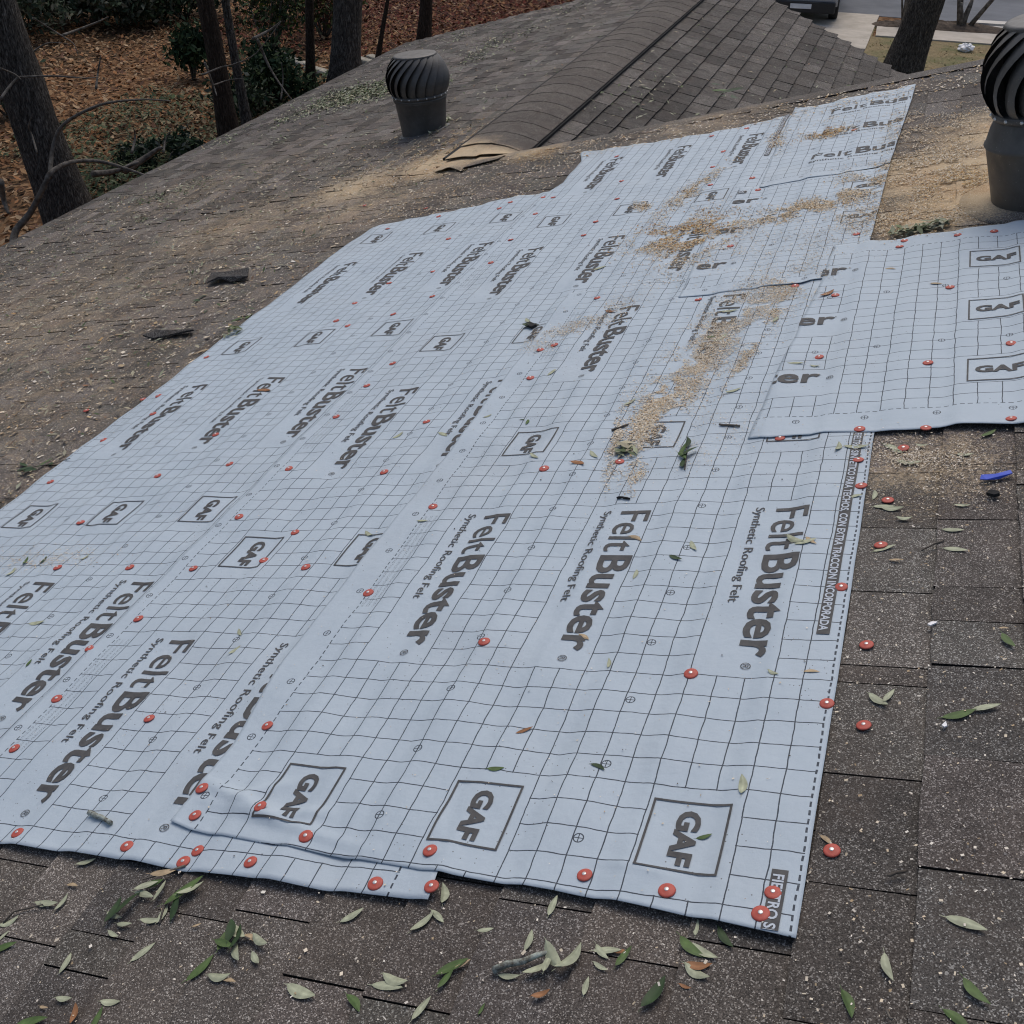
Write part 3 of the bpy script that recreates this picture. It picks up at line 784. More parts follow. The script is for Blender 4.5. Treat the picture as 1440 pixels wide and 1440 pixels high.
cap_me = mesh('cap_disc', capV, capF, M_RED, True)
nail_me = mesh('nail_head', *lathe([(.0001, .0050), (.0026, .0049), (.0036, .0046), (.0038, .0038)], 12), M_NAIL, True)
CAPS = [(25,1172),(179,1191),(276,1193),(256,1209),(353,1214),(286,1112),(275,1148),(370,1142),(432,1180),(528,1243),(608,1249),(606,1199),(822,1230),(938,1253),(1070,1286),(1087,1255),(1169,1191),(1214,1015),(1163,990),(1218,902),(972,949),(682,906),(1238,762),(1183,825),(1211,683),(1207,647),(1248,699),(376,1021),(210,1011),(21,1054),(80,983),(127,913),(195,871),(272,800),(183,799),(82,800),(114,736),(337,729),(415,749),(431,800),(371,788),(518,834),(609,713),(541,666),(600,594),(407,661),(215,582),(303,611),(222,670),(323,653),(473,587),(473,452),
 (200,559),(187,573),(120,575),(145,618),(72,680),(290,502),(223,557),(609,382),(690,369),(608,417),(499,427),(553,442),(489,458),(552,511),(516,543),(760,493),(780,487),(746,532),(840,420),(766,662),(871,648),(547,398),(982,422),(1118,401),(1175,417),(1336,403),(1422,482),(1152,503),(1305,511),(1097,617),(1209,605),(1302,602),(1422,589),(1270,626),
 (764,278),(778,278),(867,220),(874,254),(868,281),(821,332),(838,313),(1001,192),(1050,181),(1017,212),(1002,233),(1058,251),(999,261),(1066,267),(1027,347),(617,306),(702,293),(718,286),(753,302),(631,337),(718,337),(1265,346),(1272,338),(1347,331),(1398,325),(1432,310),(1204,328),(512,287),(598,291),(545,322),(1201,183)]
CAPUV = [PX(x, y, .012) for x, y in CAPS]
for i, (x, y) in enumerate(CAPS):
    U, Y = PX(x, y, .012); fe = bool(on_felt(np.array([U]), np.array([Y]))[0])
    z = float(top_z(np.array([U]), np.array([Y]))[0]) - .0006
    r_ = random.Random(i)
    root = link('cap_nail', cap_me, None, roof_matrix(U, Y, z, r_.uniform(0, 6), (r_.uniform(-.09, .09), r_.uniform(-.09, .09)), r_.uniform(.96, 1.06)))
    link('nail_head', nail_me, root)
    where, grp = place_words(U, Y)
    tag(root, 'red plastic cap nail ' + where, 'cap nail', 'red cap nails ' + grp)

# ------------------------------------------------------------------ leaves and sprigs
def leaf_mesh(kind, seed):
    r = random.Random(seed); n = 9; L = 1.0; wd = r.uniform(.26, .36); V = []; C = []
    base = {'pale': (.34, .36, .245), 'green': (.075, .125, .035), 'dark': (.028, .055, .018), 'brown': (.26, .12, .05), 'tan': (.40, .30, .18)}[kind]
    curl = r.uniform(-.10, .14); cup = r.uniform(-.25, .3); bend = r.uniform(-.12, .12)
    for i in range(n):
        f = i/(n-1); w_ = wd*.5*math.sin(math.pi*f**.85)**.8 if 0 < f < 1 else .006
        for s_ in (-1, -.5, 0, .5, 1):
            V.append(((f-.5)*L, s_*w_ + bend*math.sin(math.pi*f), .03 + curl*(2*f-1)**2*.6 + cup*abs(s_)*w_ + (.008 if s_ == 0 else 0)))
            k = r.uniform(.88, 1.1)*(1.22 if s_ == 0 else 1); C.append([min(.7, q*k) for q in base])
    F = [(i*5+j, (i+1)*5+j, (i+1)*5+j+1, i*5+j+1) for i in range(n-1) for j in range(4)]
    b = len(V); V += [(-.5, -.012, .03), (-.64, -.006, .045), (-.64, .006, .045), (-.5, .012, .03)]; C += [list(base)]*4; F.append((b, b+1, b+2, b+3))
    zmin = min(v[2] for v in V); V = [(a, c, z-zmin) for a, c, z in V]
    return mesh('leaf', V, F, M_LEAF, True, col=np.array(C))
LEAF = {k: [leaf_mesh(k, i*7+j) for j in range(5)] for i, k in enumerate(('pale', 'green', 'dark', 'brown', 'tan'))}
WORDS = {'pale': 'pale sage', 'green': 'green', 'dark': 'dark green', 'brown': 'rust brown', 'tan': 'tan'}
def img_angle(x, y, deg):                      # direction drawn in the picture -> direction on the roof
    a = math.radians(deg); U0, Y0 = PX(x, y); U1, Y1 = PX(x+4*math.cos(a), y-4*math.sin(a))
    return math.atan2(Y1-Y0, U1-U0)
lr = random.Random(21)
def leaf(x, y, deg, kind, size=None, UY=None):
    U, Y = UY or PX(x, y, .008); z = float(top_z(np.array([U]), np.array([Y]), .0035)[0])
    fe = bool(on_felt(np.array([U]), np.array([Y]))[0])
    ang = img_angle(x, y, deg) if deg is not None else lr.uniform(0, 6.28)
    o = link('fallen_leaf', lr.choice(LEAF[kind]), None, roof_matrix(U, Y, z, ang, (lr.uniform(-.08, .08), lr.uniform(-.05, .05)), size or lr.uniform(.038, .05)))
    w_, g = place_words(U, Y); sz = o.matrix_basis.to_scale()[0]
    szw = 'small' if sz < .036 else ('large' if sz > .052 else 'narrow')
    if not fe:
        dn = [(math.hypot(U-q[0], Y-q[1]), q) for q in CAPUV]
        if min(dn)[0] < .09: w_ = 'by a cap nail on ' + ('shingles beside the dashed edge' if U > -.4 and Y > 1.1 else 'the near shingles' if Y < 1.15 else 'the littered slope'); g = 'near cap nails '
        elif Y < 1.15: w_ += {0: ' before the topmost sheet end', 1: ' before the middle sheet end', 2: ' below the dashed felt corner'}[2 if U > -.4 else (0 if U > -.97 else 1)]
    tag(o, '%s %s fallen leaf %s' % (szw, WORDS[kind], w_), 'leaf', '%s %s leaves %s' % (szw, WORDS[kind], w_)); return o
def L3(ox, oy, lst, sc=3.0):
    for it in lst:
        a, b, d, k = it[:4]; leaf(ox+a/sc, oy+b/sc, d, k, it[4] if len(it) > 4 else None)
L3(0, 1080, [(362,388,15,'pale'),(190,562,0,'pale'),(255,560,50,'pale'),(35,640,25,'pale'),(475,692,-30,'pale',.032),(600,770,38,'pale'),(270,815,62,'pale'),(265,963,0,'pale',.032),(462,978,0,'pale'),(1268,932,-22,'pale',.062),(925,868,0,'pale',.045),(838,835,45,'green',.06),(1075,793,-60,'pale',.034),(12,750,20,'green',.05),(130,1062,15,'green',.055),(405,1055,60,'green',.045),(305,1030,75,'brown',.04),(5,705,40,'pale',.03),(300,488,-10,'tan',.03),(825,655,20,'tan',.018),(962,890,-10,'tan',.028),(520,648,0,'pale',.034),(478,612,-20,'pale',.04),(180,1000,-10,'tan',.02)])
L3(480, 1080, [(425,525,88,'pale',.042),(40,612,30,'pale',.045),(340,640,40,'pale',.05),(402,618,-45,'pale',.038),(605,672,10,'pale',.028),(890,572,65,'pale',.04),(785,718,70,'pale',.04),(465,830,25,'green',.055),(440,882,50,'green',.04),(190,914,-5,'pale',.055),(228,882,-18,'pale',.05),(45,985,-55,'green',.045),(335,1005,50,'pale',.045),(705,868,0,'pale',.035),(1120,762,0,'pale',.045),(1098,765,-50,'pale',.035),(1190,790,50,'green',.04),(1092,828,-30,'pale',.028),(1030,912,75,'pale',.033),(1315,938,52,'dark',.06),(838,942,20,'brown',.03),(655,10,5,'green',.034),(1085,10,-25,'dark',.034),(1180,770,0,'brown',.02),(505,820,30,'tan',.03),(590,1010,60,'green',.02)])
L3(960, 1080, [(40,745,-40,'green',.055),(90,765,-30,'pale',.05),(60,850,-30,'pale',.045),(65,820,0,'brown',.04),(180,705,-55,'dark',.045),(57,665,80,'pale',.03),(252,85,88,'pale',.045),(90,287,15,'green',.028),(1195,648,-18,'pale',.058),(868,828,-72,'pale',.045),(690,985,-70,'green',.045),(1240,930,-45,'green',.05),(1155,1060,-40,'green',.045),(605,297,-40,'tan',.03),(8,912,-20,'brown',.02)])
L3(960, 720, [(480,130,-20,'pale',.05),(520,140,15,'pale',.05),(545,135,-35,'tan',.04),(48,148,-60,'pale',.045),(850,146,15,'pale',.05),(825,782,-30,'pale',.045),(870,766,50,'pale',.04),(1375,530,-45,'green',.045),(1165,840,12,'green',.06),(1280,815,10,'pale',.05),(1140,66,0,'pale',.045),(1150,150,-5,'pale',.05),(935,17,0,'pale',.035),(900,193,0,'tan',.03),(385,688,-20,'pale',.025),(545,682,0,'tan',.03),(1355,482,0,'tan',.018)])
L3(960, 360, [(735,815,2,'pale',.062),(655,820,70,'pale',.042),(955,860,-5,'pale',.06),(880,800,-25,'pale',.06),(905,812,-35,'pale',.05),(850,1050,0,'pale',.05),(885,1055,0,'pale',.05),(715,1025,10,'pale',.05),(805,1000,80,'pale',.04),(1190,828,0,'pale',.04),(1180,1043,0,'pale',.035),(215,577,15,'pale',.05),(478,466,0,'pale',.05),(1290,738,25,'green',.045),(610,170,25,'brown',.06),(875,60,0,'tan',.04),(1070,122,0,'tan',.04),(560,470,0,'pale',.03),(160,350,30,'pale',.06),(110,345,-10,'green',.06),(390,275,60,'pale',.05),(200,240,10,'pale',.06),(1010,790,0,'pale',.03)])
L3(480, 360, [(1000,892,-15,'brown',.055),(1070,850,-40,'pale',.05),(820,860,-30,'pale',.045),(1090,55,20,'pale',.06),(240,760,30,'pale',.045),(430,758,-20,'pale',.05),(1220,628,30,'pale',.05),(890,502,40,'pale',.05),(785,705,70,'green',.035),(790,275,-40,'pale',.06),(1140,240,-5,'brown',.05),(765,700,0,'dark',.02),(620,685,20,'pale',.03)])
L3(480, 720, [(120,95,-30,'pale',.04),(1240,267,70,'pale',.038),(1413,203,-20,'dark',.04),(1025,533,-30,'tan',.035),(1130,650,85,'pale',.032),(775,927,20,'brown',.036),(345,45,0,'pale',.035),(1240,120,-20,'tan',.045)])
L3(0, 720, [(160,472,10,'pale',.05),(1015,512,-70,'pale',.036),(995,592,35,'pale',.036),(115,215,55,'green',.045),(185,208,50,'dark',.045),(50,262,40,'pale',.045),(360,195,30,'pale',.035),(130,650,50,'green',.03)])
L3(0, 360, [(360,245,-5,'tan',.06),(355,300,-20,'tan',.06),(170,290,30,'pale',.05),(1115,575,0,'brown',.07),(230,100,10,'brown',.05),(400,378,0,'tan',.04),(365,640,40,'brown',.05),(40,595,10,'tan',.05),(95,610,-10,'tan',.05),(365,542,5,'brown',.05),(850,400,15,'tan',.09),(500,330,10,'tan',.06),(450,240,0,'tan',.05),(855,165,30,'dark',.08),(830,185,-10,'dark',.08),(1000,265,20,'green',.07),(1050,250,40,'green',.07)])
def sprig(label, stem, leaves, mat=M_TWIG, rad=.0022):
    U0, Y0 = PX(*stem[0]); z0 = float(top_z(np.array([U0]), np.array([Y0]))[0]); b = Vector(S(U0, Y0, z0))
    o = empty('leafy_sprig', b, label, 'sprig', 'broken leafy sprigs')
    pts = []
    for i, (x, y) in enumerate(stem):
        U, Y = PX(x, y, .01); pts.append(Vector(S(U, Y, float(top_z(np.array([U]), np.array([Y]))[0])+rad+.004*math.sin(i*1.7)**2))-b)
    link('twig', mesh('twig', *tube(pts, [rad*(1-.5*i/len(pts)) for i in range(len(pts))], 6), mat, True), o)
    for (x, y, d, k, sz) in leaves:
        U, Y = PX(x, y, .01); z = float(top_z(np.array([U]), np.array([Y]))[0])
        m = roof_matrix(U, Y, z+lr.uniform(.001, .012), img_angle(x, y, d), (lr.uniform(-.35, .35), lr.uniform(-.2, .2)), sz); m.translation -= b
        link('leaf', lr.choice(LEAF[k]), o, m)
    return o
q3 = lambda ox, oy, pts: [(ox+a/3, oy+b/3) for a, b in pts]
l3 = lambda ox, oy, lst: [(ox+a/3, oy+b/3, d, k, s_) for a, b, d, k, s_ in lst]
sprig('leafy sprig with reddish stem at the near felt edge under a cap nail', q3(0, 1080, [(780,408),(720,432),(650,450),(600,470),(590,520)]), l3(0, 1080, [(620,500,25,'pale',.045),(670,510,65,'pale',.05),(640,480,15,'green',.045),(605,530,-10,'pale',.045),(545,570,50,'dark',.06),(480,600,55,'dark',.055),(690,440,15,'tan',.05)]))
sprig('forked sprig with a large green leaf on shingles before the felt', q3(0, 1080, [(670,650),(690,590),(720,540),(755,480)]), l3(0, 1080, [(775,512,42,'green',.085),(808,515,30,'pale',.05),(738,590,70,'dark',.055),(680,605,65,'pale',.045),(638,636,5,'pale',.045)]))
sprig('bunched sprig of green and pale leaves on the near shingles', q3(0, 1080, [(1060,720),(1000,700),(960,735),(915,750)]), l3(0, 1080, [(950,708,60,'green',.06),(1005,688,-50,'pale',.055),(1000,770,-75,'pale',.05),(995,718,70,'dark',.055),(948,745,-20,'green',.045),(1100,722,-35,'pale',.04),(1060,715,-25,'tan',.045),(970,690,80,'dark',.05)]))
sprig('small twig with two pale leaves at the corner of the near shingles', q3(0, 1080, [(10,648),(60,605),(120,585),(180,575)]), l3(0, 1080, [(205,560,-5,'pale',.045)]))
sprig('lichen covered twig with pale leaves on the near shingles', q3(480, 1080, [(640,855),(700,835),(770,815),(830,795),(885,775)]), l3(480, 1080, [(905,795,-60,'pale',.055),(962,800,48,'pale',.058),(872,822,75,'pale',.042),(828,836,25,'pale',.05)]), M_LICHEN, .006)
sprig('dark leafy sprig lying on the felt beside a printed box', q3(960, 360, [(10,910),(20,850),(15,800)]), l3(960, 360, [(12,880,70,'dark',.06),(30,845,20,'dark',.06),(5,830,60,'green',.055),(20,800,80,'dark',.06),(0,860,-40,'green',.05)]))
sprig('small dark sprig with pale leaf on the felt', q3(480, 360, [(775,305),(800,295),(830,290)]), l3(480, 360, [(795,298,10,'dark',.06),(822,290,20,'dark',.05)]))
sprig('green sprig in the litter beside the lowest felt sheet', q3(0, 360, [(70,905),(140,890),(230,870),(300,862)]), l3(0, 360, [(100,880,-25,'dark',.07),(130,905,5,'dark',.07),(190,870,30,'green',.07),(215,875,-20,'dark',.06),(110,900,20,'dark',.07)]))
sprig('dark green sprig lying across the grey wing shingles', [(1005,128), (1022,130), (1040,118)], [(1005,120,-40,'dark',.16),(1018,135,70,'dark',.16),(1030,128,10,'dark',.15),(1012,128,0,'green',.15),(1035,138,-20,'dark',.14)])
# lichen stick on the felt, loose twigs
def stick(label, a, b_, rad, mat, cat='twig', group='loose twigs'):
    pts = []
    for i in range(6):
        f = i/5; x, y = a[0]+(b_[0]-a[0])*f, a[1]+(b_[1]-a[1])*f; U, Y = PX(x, y, .01)
        pts.append(Vector(S(U+lr.uniform(-.002, .002), Y+lr.uniform(-.002, .002), float(top_z(np.array([U]), np.array([Y]))[0])+rad)))
    c = pts[0]; o = link('twig', mesh('twig', *tube([p-c for p in pts], [rad*(1+lr.uniform(-.25, .2)) for _ in pts], 7, jit=.35, seed=int(a[0])), mat, True)); o.location = c
    tag(o, label, cat, group)
stick('stubby lichen covered twig lying on the near felt', (128,1146), (160,1164), .0055, M_LICHEN)
stick('straight grey twig on the bare shingles beside a cap nail', (1246,1229), (1272,1223), .0022, M_TWIG)
stick('thin dark twig lying on the felt below the sawdust', (1012,600), (1040,602), .003, M_TWIG)
stick('thin twig on shingles near the dashed felt edge', (1295,772), (1327,756), .002, M_TWIG)
stick('short black stick on the felt near a printed word', (868,703), (886,705), .003, M_BLACK)
stick('short reddish twig at the bottom of the bare shingles', (1246,1415), (1254,1432), .002, M_TWIG)
stick('curved brown twig on the felt edge below the sawdust trail', (862,610), (885,600), .003, M_TWIG)

# scraps
def scrap(label, poly, lift, mat, cat, name, h=.004):
    U0, Y0 = PX(*poly[0]); z0 = float(top_z(np.array([U0]), np.array([Y0]))[0]); c = Vector(S(U0, Y0, z0)); n = len(poly); V = []
    for dz in (h, 0):
        for i, (x, y) in enumerate(poly):
            U, Y = PX(x, y, .01); z = float(top_z(np.array([U]), np.array([Y]))[0]); V.append(Vector(S(U, Y, z+dz+lift*(.5+.5*math.sin(i*2.3))))-c)
    F = [tuple(range(n)), tuple(range(2*n-1, n-1, -1))] + [(i, n+i, n+(i+1) % n, (i+1) % n) for i in range(n)]
    me = mesh(name, V, F, mat, col=np.full((2*n, 3), 1.0)); o = link(name, me); o.location = c
    bm = bmesh.new(); bm.from_mesh(me); bmesh.ops.recalc_face_normals(bm, faces=bm.faces); bm.to_mesh(me); bm.free()
    return tag(o, label, cat)
scrap('dark curled scrap of asphalt shingle on the littered slope', [(292,401),(300,390),(330,381),(352,382),(350,393),(325,397),(310,397)], .03, M_SCRAP, 'shingle scrap', 'shingle_scrap', .008)
scrap('long thin dark scrap of asphalt shingle near the felt edge', [(202,474),(222,469),(270,464),(274,468),(245,473),(215,476)], .02, M_SCRAP, 'shingle scrap', 'shingle_scrap', .008)
scrap('bright blue plastic strip on the bare shingles', [(1378,673),(1380,668),(1400,664),(1421,661),(1424,665),(1404,671),(1388,675)], .006, M_BLUE, 'plastic strip', 'plastic_strip', .002)
scrap('small black rubber bit on shingles beside the blue strip', [(1387,694),(1392,690),(1404,691),(1406,695),(1398,697)], .002, M_BLACK, 'rubber bit', 'rubber_bit', .008)
scrap('white paint chip on the bare shingles', [(1324,1018),(1330,1013),(1332,1018),(1328,1021)], .002, M_WHITE, 'paint chip', 'paint_chip', .003)
scrap('white splinter at a shingle corner near the dashed edge', [(1304,876),(1310,873),(1318,872),(1316,875),(1308,878)], .002, M_WHITE, 'wood splinter', 'wood_splinter', .003)
scrap('black shingle crumb on the felt beside the printed words', [(738,459),(746,456),(755,459),(748,463)], .004, M_BLACK, 'shingle crumb', 'shingle_crumb', .01)

# ------------------------------------------------------------------ stuff: sawdust chips, leaf litter
def quads(U, Y, Z, ln, wd, ang, tilt, col, frame=None):
    n = len(U); ca, sa = np.cos(ang), np.sin(ang); t = tilt
    pu = np.array([-.5, .5, .5, -.5])[None]*ln[:, None]; pv = np.array([-.5, -.5, .5, .5])[None]*wd[:, None]
    du = pu*ca[:, None]-pv*sa[:, None]; dv = pu*sa[:, None]+pv*ca[:, None]
    dz = pu*t[:, None] + np.abs(t)[:, None]*ln[:, None]*.5
    uu, yy, zz = U[:, None]+du, Y[:, None]+dv, Z[:, None]+dz
    V = (Sarr(uu, yy, zz) if frame is None else frame(uu, yy, zz)).reshape(-1, 3)
    F = np.arange(4*n).reshape(n, 4); return V, F, np.repeat(col, 4, axis=0)
def chips(n, sampler, smin, smax, cols, zoff=.001):
    U, Y = sampler(n); n = len(U); Z = top_z(U, Y, .004)+zoff
    ln = RNG.uniform(smin, smax, n)*RNG.uniform(.6, 1.2, n); wd = ln*RNG.uniform(.25, .8, n)
    col = np.array(cols)[RNG.integers(0, len(cols), n)]*RNG.uniform(.75, 1.15, (n, 1))
    return quads(U, Y, Z, ln, wd, RNG.uniform(0, 6.28, n), RNG.uniform(-.3, .3, n), np.clip(col, 0, .85))
def stuff(name, parts, mat, label, cat):
    V = np.concatenate([p[0] for p in parts]); C = np.concatenate([p[2] for p in parts]); F = []; b = 0
    for p in parts: F.append(p[1]+b); b += len(p[0])
    o = link(name, mesh(name, V, np.concatenate(F), mat, col=C)); return tag(o, label, cat, kind='stuff')
def px_blob(cx, cy, rx, ry, rot=0):
    def f(n):
        a = RNG.normal(0, .5, (n, 2)); c, s_ = math.cos(math.radians(rot)), math.sin(math.radians(rot))
        x = cx+rx*a[:, 0]*c-ry*a[:, 1]*s_; y = cy-(rx*a[:, 0]*s_+ry*a[:, 1]*c)
        r = np.array([PX(p, q) for p, q in zip(x, y)])
        cl = np.array([mnoise.noise(Vector((a*9, b*9, 3))) + .5*mnoise.noise(Vector((a*31, b*31, 8))) for a, b in r]); r = r[cl > -.12+RNG.normal(0, .16, len(r))]
        r = r[(r[:, 1] > .3) & (r[:, 0] > U_EAVE) & np.where(r[:, 0] < U_WR, r[:, 1] < Y_FAR, r[:, 1] < Y_RAKE)]
        return r[:, 0], r[:, 1]
    return f
def uv_rect(u0, u1, y0, y1):
    return lambda n: (RNG.uniform(u0, u1, n), RNG.uniform(y0, y1, n))
TAN = [(.66, .53, .35), (.72, .62, .46), (.58, .43, .25), (.76, .70, .58), (.48, .31, .15)]
ORG = [(.58, .40, .18), (.50, .29, .11), (.64, .48, .26), (.44, .22, .07), (.68, .55, .34)]
WHT = [(.76, .71, .62), (.70, .62, .49), (.66, .57, .43), (.60, .50, .36), (.74, .68, .58), (.42, .32, .2)]
P_ = []
# the trail running down the felt
for (cx, cy, rx, ry, rot, n, cl, sm, sM) in (
    (965,330,60,22,15,1500,ORG,.006,.016), (930,352,40,14,0,500,TAN,.005,.012), (985,352,70,26,20,900,TAN,.005,.013),
    (1080,425,60,22,25,800,WHT,.004,.010), (1015,480,90,38,48,2600,WHT,.004,.010), (955,545,75,32,52,2600,TAN+WHT,.004,.010),
    (912,590,60,18,58,900,TAN+WHT,.004,.011), (868,625,44,9,76,420,WHT,.004,.011), (900,640,30,8,70,160,WHT,.004,.010), (1075,470,70,8,58,700,TAN,.004,.010), (1040,520,40,6,60,250,WHT,.004,.009),
    (830,455,70,14,22,600,TAN,.004,.010), (780,480,40,14,22,250,WHT,.004,.009), (1120,300,75,9,14,1300,TAN,.006,.014), (1180,285,50,8,16,1000,TAN,.006,.014),
    (1230,250,40,12,12,800,TAN,.006,.014), (1215,305,45,16,15,700,TAN,.005,.012), (1165,190,30,6,12,350,ORG,.008,.018), (1160,170,40,10,14,150,TAN,.006,.014),
    (975,270,45,9,36,700,TAN,.006,.016), (1095,200,14,16,60,200,TAN,.008,.018), (905,295,10,6,0,120,TAN,.008,.018), (1130,350,70,28,10,500,WHT,.004,.010),
    (1105,410,40,18,20,350,ORG+TAN,.004,.010), (1050,450,60,30,30,700,WHT,.004,.010), (900,675,24,12,60,140,TAN,.004,.010), (1000,620,60,40,40,300,WHT,.003,.007), (60,790,70,14,5,260,TAN+WHT,.004,.009),
    # bare roof beside the big vent
    (1320,230,60,38,10,5200,TAN,.006,.014), (1350,255,40,16,20,1500,ORG,.005,.013), (1300,310,60,16,8,2400,TAN,.005,.013), (1270,180,30,20,10,700,TAN,.006,.014), (1350,170,50,20,5,900,TAN,.006,.015),
    # foot of the wing ridge
    (640,205,70,18,25,1800,ORG,.008,.018), (690,200,45,20,20,1200,TAN,.008,.018), (570,225,70,16,12,1200,TAN,.008,.018), (520,250,80,18,10,900,TAN,.008,.018), (760,215,30,10,15,500,ORG,.008,.018), (800,205,40,8,12,400,TAN,.007,.016), (480,255,90,22,8,600,TAN,.007,.015),
    # bare shingles on the right
    (1300,640,60,18,0,900,WHT,.003,.008), (1340,680,80,40,0,420,WHT,.003,.008), (1260,640,30,20,0,250,WHT,.003,.008)):
    P_.append(chips(int(n*(4.6 if cx < 1245 else 3.2)), px_blob(cx, cy, rx*1.35, ry*(1.0 if abs(rot) > 30 else 1.3), rot), sm*.45, sM*.55, cl+[(.62, .55, .44), (.13, .09, .06)]))  # the dark tone paints in shadow between chips as well as dark bits
P_.append(chips(1500, uv_rect(-3.2, -.35, 1.05, 3.6), .0015, .004, WHT))
P_.append(chips(700, uv_rect(-3.2, -.35, 1.05, 5.6), .0015, .0045, [(.05, .04, .035), (.1, .08, .06)]))
P_.append(chips(900, uv_rect(-.31, .1, .7, 2.55), .002, .006, WHT))
P_.append(chips(700, uv_rect(-2.2, .1, .55, 1.05), .0015, .005, WHT))
P_.append(chips(42000, uv_rect(-7.4, -3.26, 2.2, 8), .003, .010, TAN+WHT+[(.3, .22, .14)]*2))
P_.append(chips(3500, uv_rect(-7.4, -3.26, 2.2, 8), .01, .026, TAN+WHT))
P_.append(chips(70, uv_rect(-2.2, .1, .55, 1.03), .004, .009, WHT[:2]))
P_.append(chips(3000, uv_rect(-3.3, -2.2, 5.45, 6.5), .004, .013, TAN+WHT))
P_.append(chips(2500, uv_rect(-2.3, 1.0, 6.1, 6.55), .005, .016, TAN+WHT))
stuff('sawdust', P_, M_CHIP, 'tan sawdust and wood chips strewn over felt and shingles', 'sawdust')
GRN = [(.36, .37, .26), (.30, .32, .2), (.09, .13, .04), (.05, .08, .025), (.4, .36, .24)]
BRN = [(.30, .22, .13), (.38, .31, .2), (.2, .12, .07), (.34, .32, .22)]
def leaves(n, sampler, smin, smax, cols, frame=None, zf=None):
    U, Y = sampler(n); n = len(U); Z = (top_z(U, Y, .004) if zf is None else zf(U, Y))+.003
    ln = RNG.uniform(smin, smax, n); wd = ln*RNG.uniform(.28, .42, n)
    col = np.array(cols)[RNG.integers(0, len(cols), n)]*RNG.uniform(.75, 1.15, (n, 1))
    a, t = RNG.uniform(0, 6.28, n), RNG.uniform(-.45, .45, n); ca, sa = np.cos(a)[:, None], np.sin(a)[:, None]
    pu = np.array([-.5, -.05, .5, -.05])[None]*ln[:, None]; pv = np.array([0, -.5, 0, .5])[None]*wd[:, None]
    dz = pu*t[:, None]+np.abs(t)[:, None]*ln[:, None]*.5 + np.array([0, .15, 0, .15])[None]*wd[:, None]
    fr = frame or Sarr
    V = fr(U[:, None]+pu*ca-pv*sa, Y[:, None]+pu*sa+pv*ca, Z[:, None]+dz).reshape(-1, 3)
    return V, np.arange(4*n).reshape(n, 4), np.repeat(np.clip(col, 0, .8), 4, axis=0)
def SWarr(d, Y, z): return np.stack([RX+d*CT+z*ST, Y+0*d, RZ-d*ST+z*CT], -1)
Q_ = [leaves(3600, uv_rect(-7.4, -3.27, 2.2, 8.0), .02, .05, GRN+BRN*2), leaves(900, uv_rect(-7.4, -3.3, 8, 14.9), .03, .06, GRN+BRN)]
for (cx, cy, rx, ry, rot, n) in ((490,138,60,13,12,3000), (520,128,40,12,10,1800), (440,155,40,8,20,350), (400,170,30,6,25,150), (690,65,40,14,20,260), (670,80,40,10,25,200), (740,45,40,8,20,110), (800,15,40,8,10,120), (640,55,30,8,20,120),
     (632,115,10,5,30,60), (622,172,18,5,20,110), (605,185,16,4,20,80), (250,270,60,10,15,160), (215,285,30,8,10,80), (320,195,40,8,20,120), (390,200,30,8,10,70), (200,310,14,8,0,60), (610,15,60,8,10,60), (330,470,20,6,20,30), (1285,325,30,6,8,130), (1320,320,14,4,5,60), (880,640,20,8,0,14)):
    Q_.append(leaves(n, px_blob(cx, cy, rx, ry, rot), .03, .06, GRN))
Q_.append(leaves(330, lambda n: (RNG.uniform(.25, 4, n), RNG.uniform(6.8, 13, n)), .03, .06, GRN+BRN, SWarr, lambda a, b: np.full(a.shape, .008)))
Q_.append(leaves(70, lambda n: (RNG.normal(.55, .1, n), RNG.normal(9.3, .5, n)), .03, .06, GRN, SWarr, lambda a, b: np.full(a.shape, .008)))
stuff('leaf_litter', Q_, M_LEAF, 'small dry and green leaves scattered over the roof slopes', 'leaf litter')

# ------------------------------------------------------------------ woods: ground litter, trees, shrubs, branches
def gquads(n, x0, x1, y0, y1, smin, smax, cols, zmax=.06):
    x = RNG.uniform(x0, x1, n); y = RNG.uniform(y0, y1, n); ln = RNG.uniform(smin, smax, n); wd = ln*RNG.uniform(.35, .7, n)
    a = RNG.uniform(0, 6.28, n); t = RNG.uniform(-.7, .7, n); ca, sa = np.cos(a)[:, None], np.sin(a)[:, None]
    pu = np.array([-.5, 0, .5, 0])[None]*ln[:, None]; pv = np.array([0, -.5, 0, .5])[None]*wd[:, None]
    z = GZ+RNG.uniform(.005, zmax, n)[:, None]+pu*t[:, None]+.3*np.abs(t)[:, None]*ln[:, None]
    V = np.stack([x[:, None]+pu*ca-pv*sa, y[:, None]+pu*sa+pv*ca, z], -1).reshape(-1, 3)
    col = np.array(cols)[RNG.integers(0, len(cols), n)]*RNG.uniform(.6, 1.2, (n, 1))
    return V, np.arange(4*n).reshape(n, 4), np.repeat(np.clip(col, 0, .8), 4, axis=0)
OAK = [(.26, .14, .065), (.32, .19, .095), (.19, .095, .045), (.36, .25, .15), (.13, .065, .04), (.28, .13, .055)]
RED = [(.12, .026, .016), (.08, .018, .012), (.14, .042, .025), (.05, .02, .014), (.16, .075, .045)]
stuff('fallen_leaf_carpet', [gquads(52000, -27, -7.0, 9, 34, .07, .16, OAK), gquads(16000, -17.5, -6.5, 23.5, 36, .07, .16, RED, .1), gquads(2500, -6.5, -3.0, 15, 30, .06, .12, OAK)], M_LITTER, 'brown oak leaves carpeting the ground below the eave', 'leaf carpet')
GG = [(.075, .10, .045), (.05, .075, .035), (.11, .12, .065), (.03, .05, .025)]
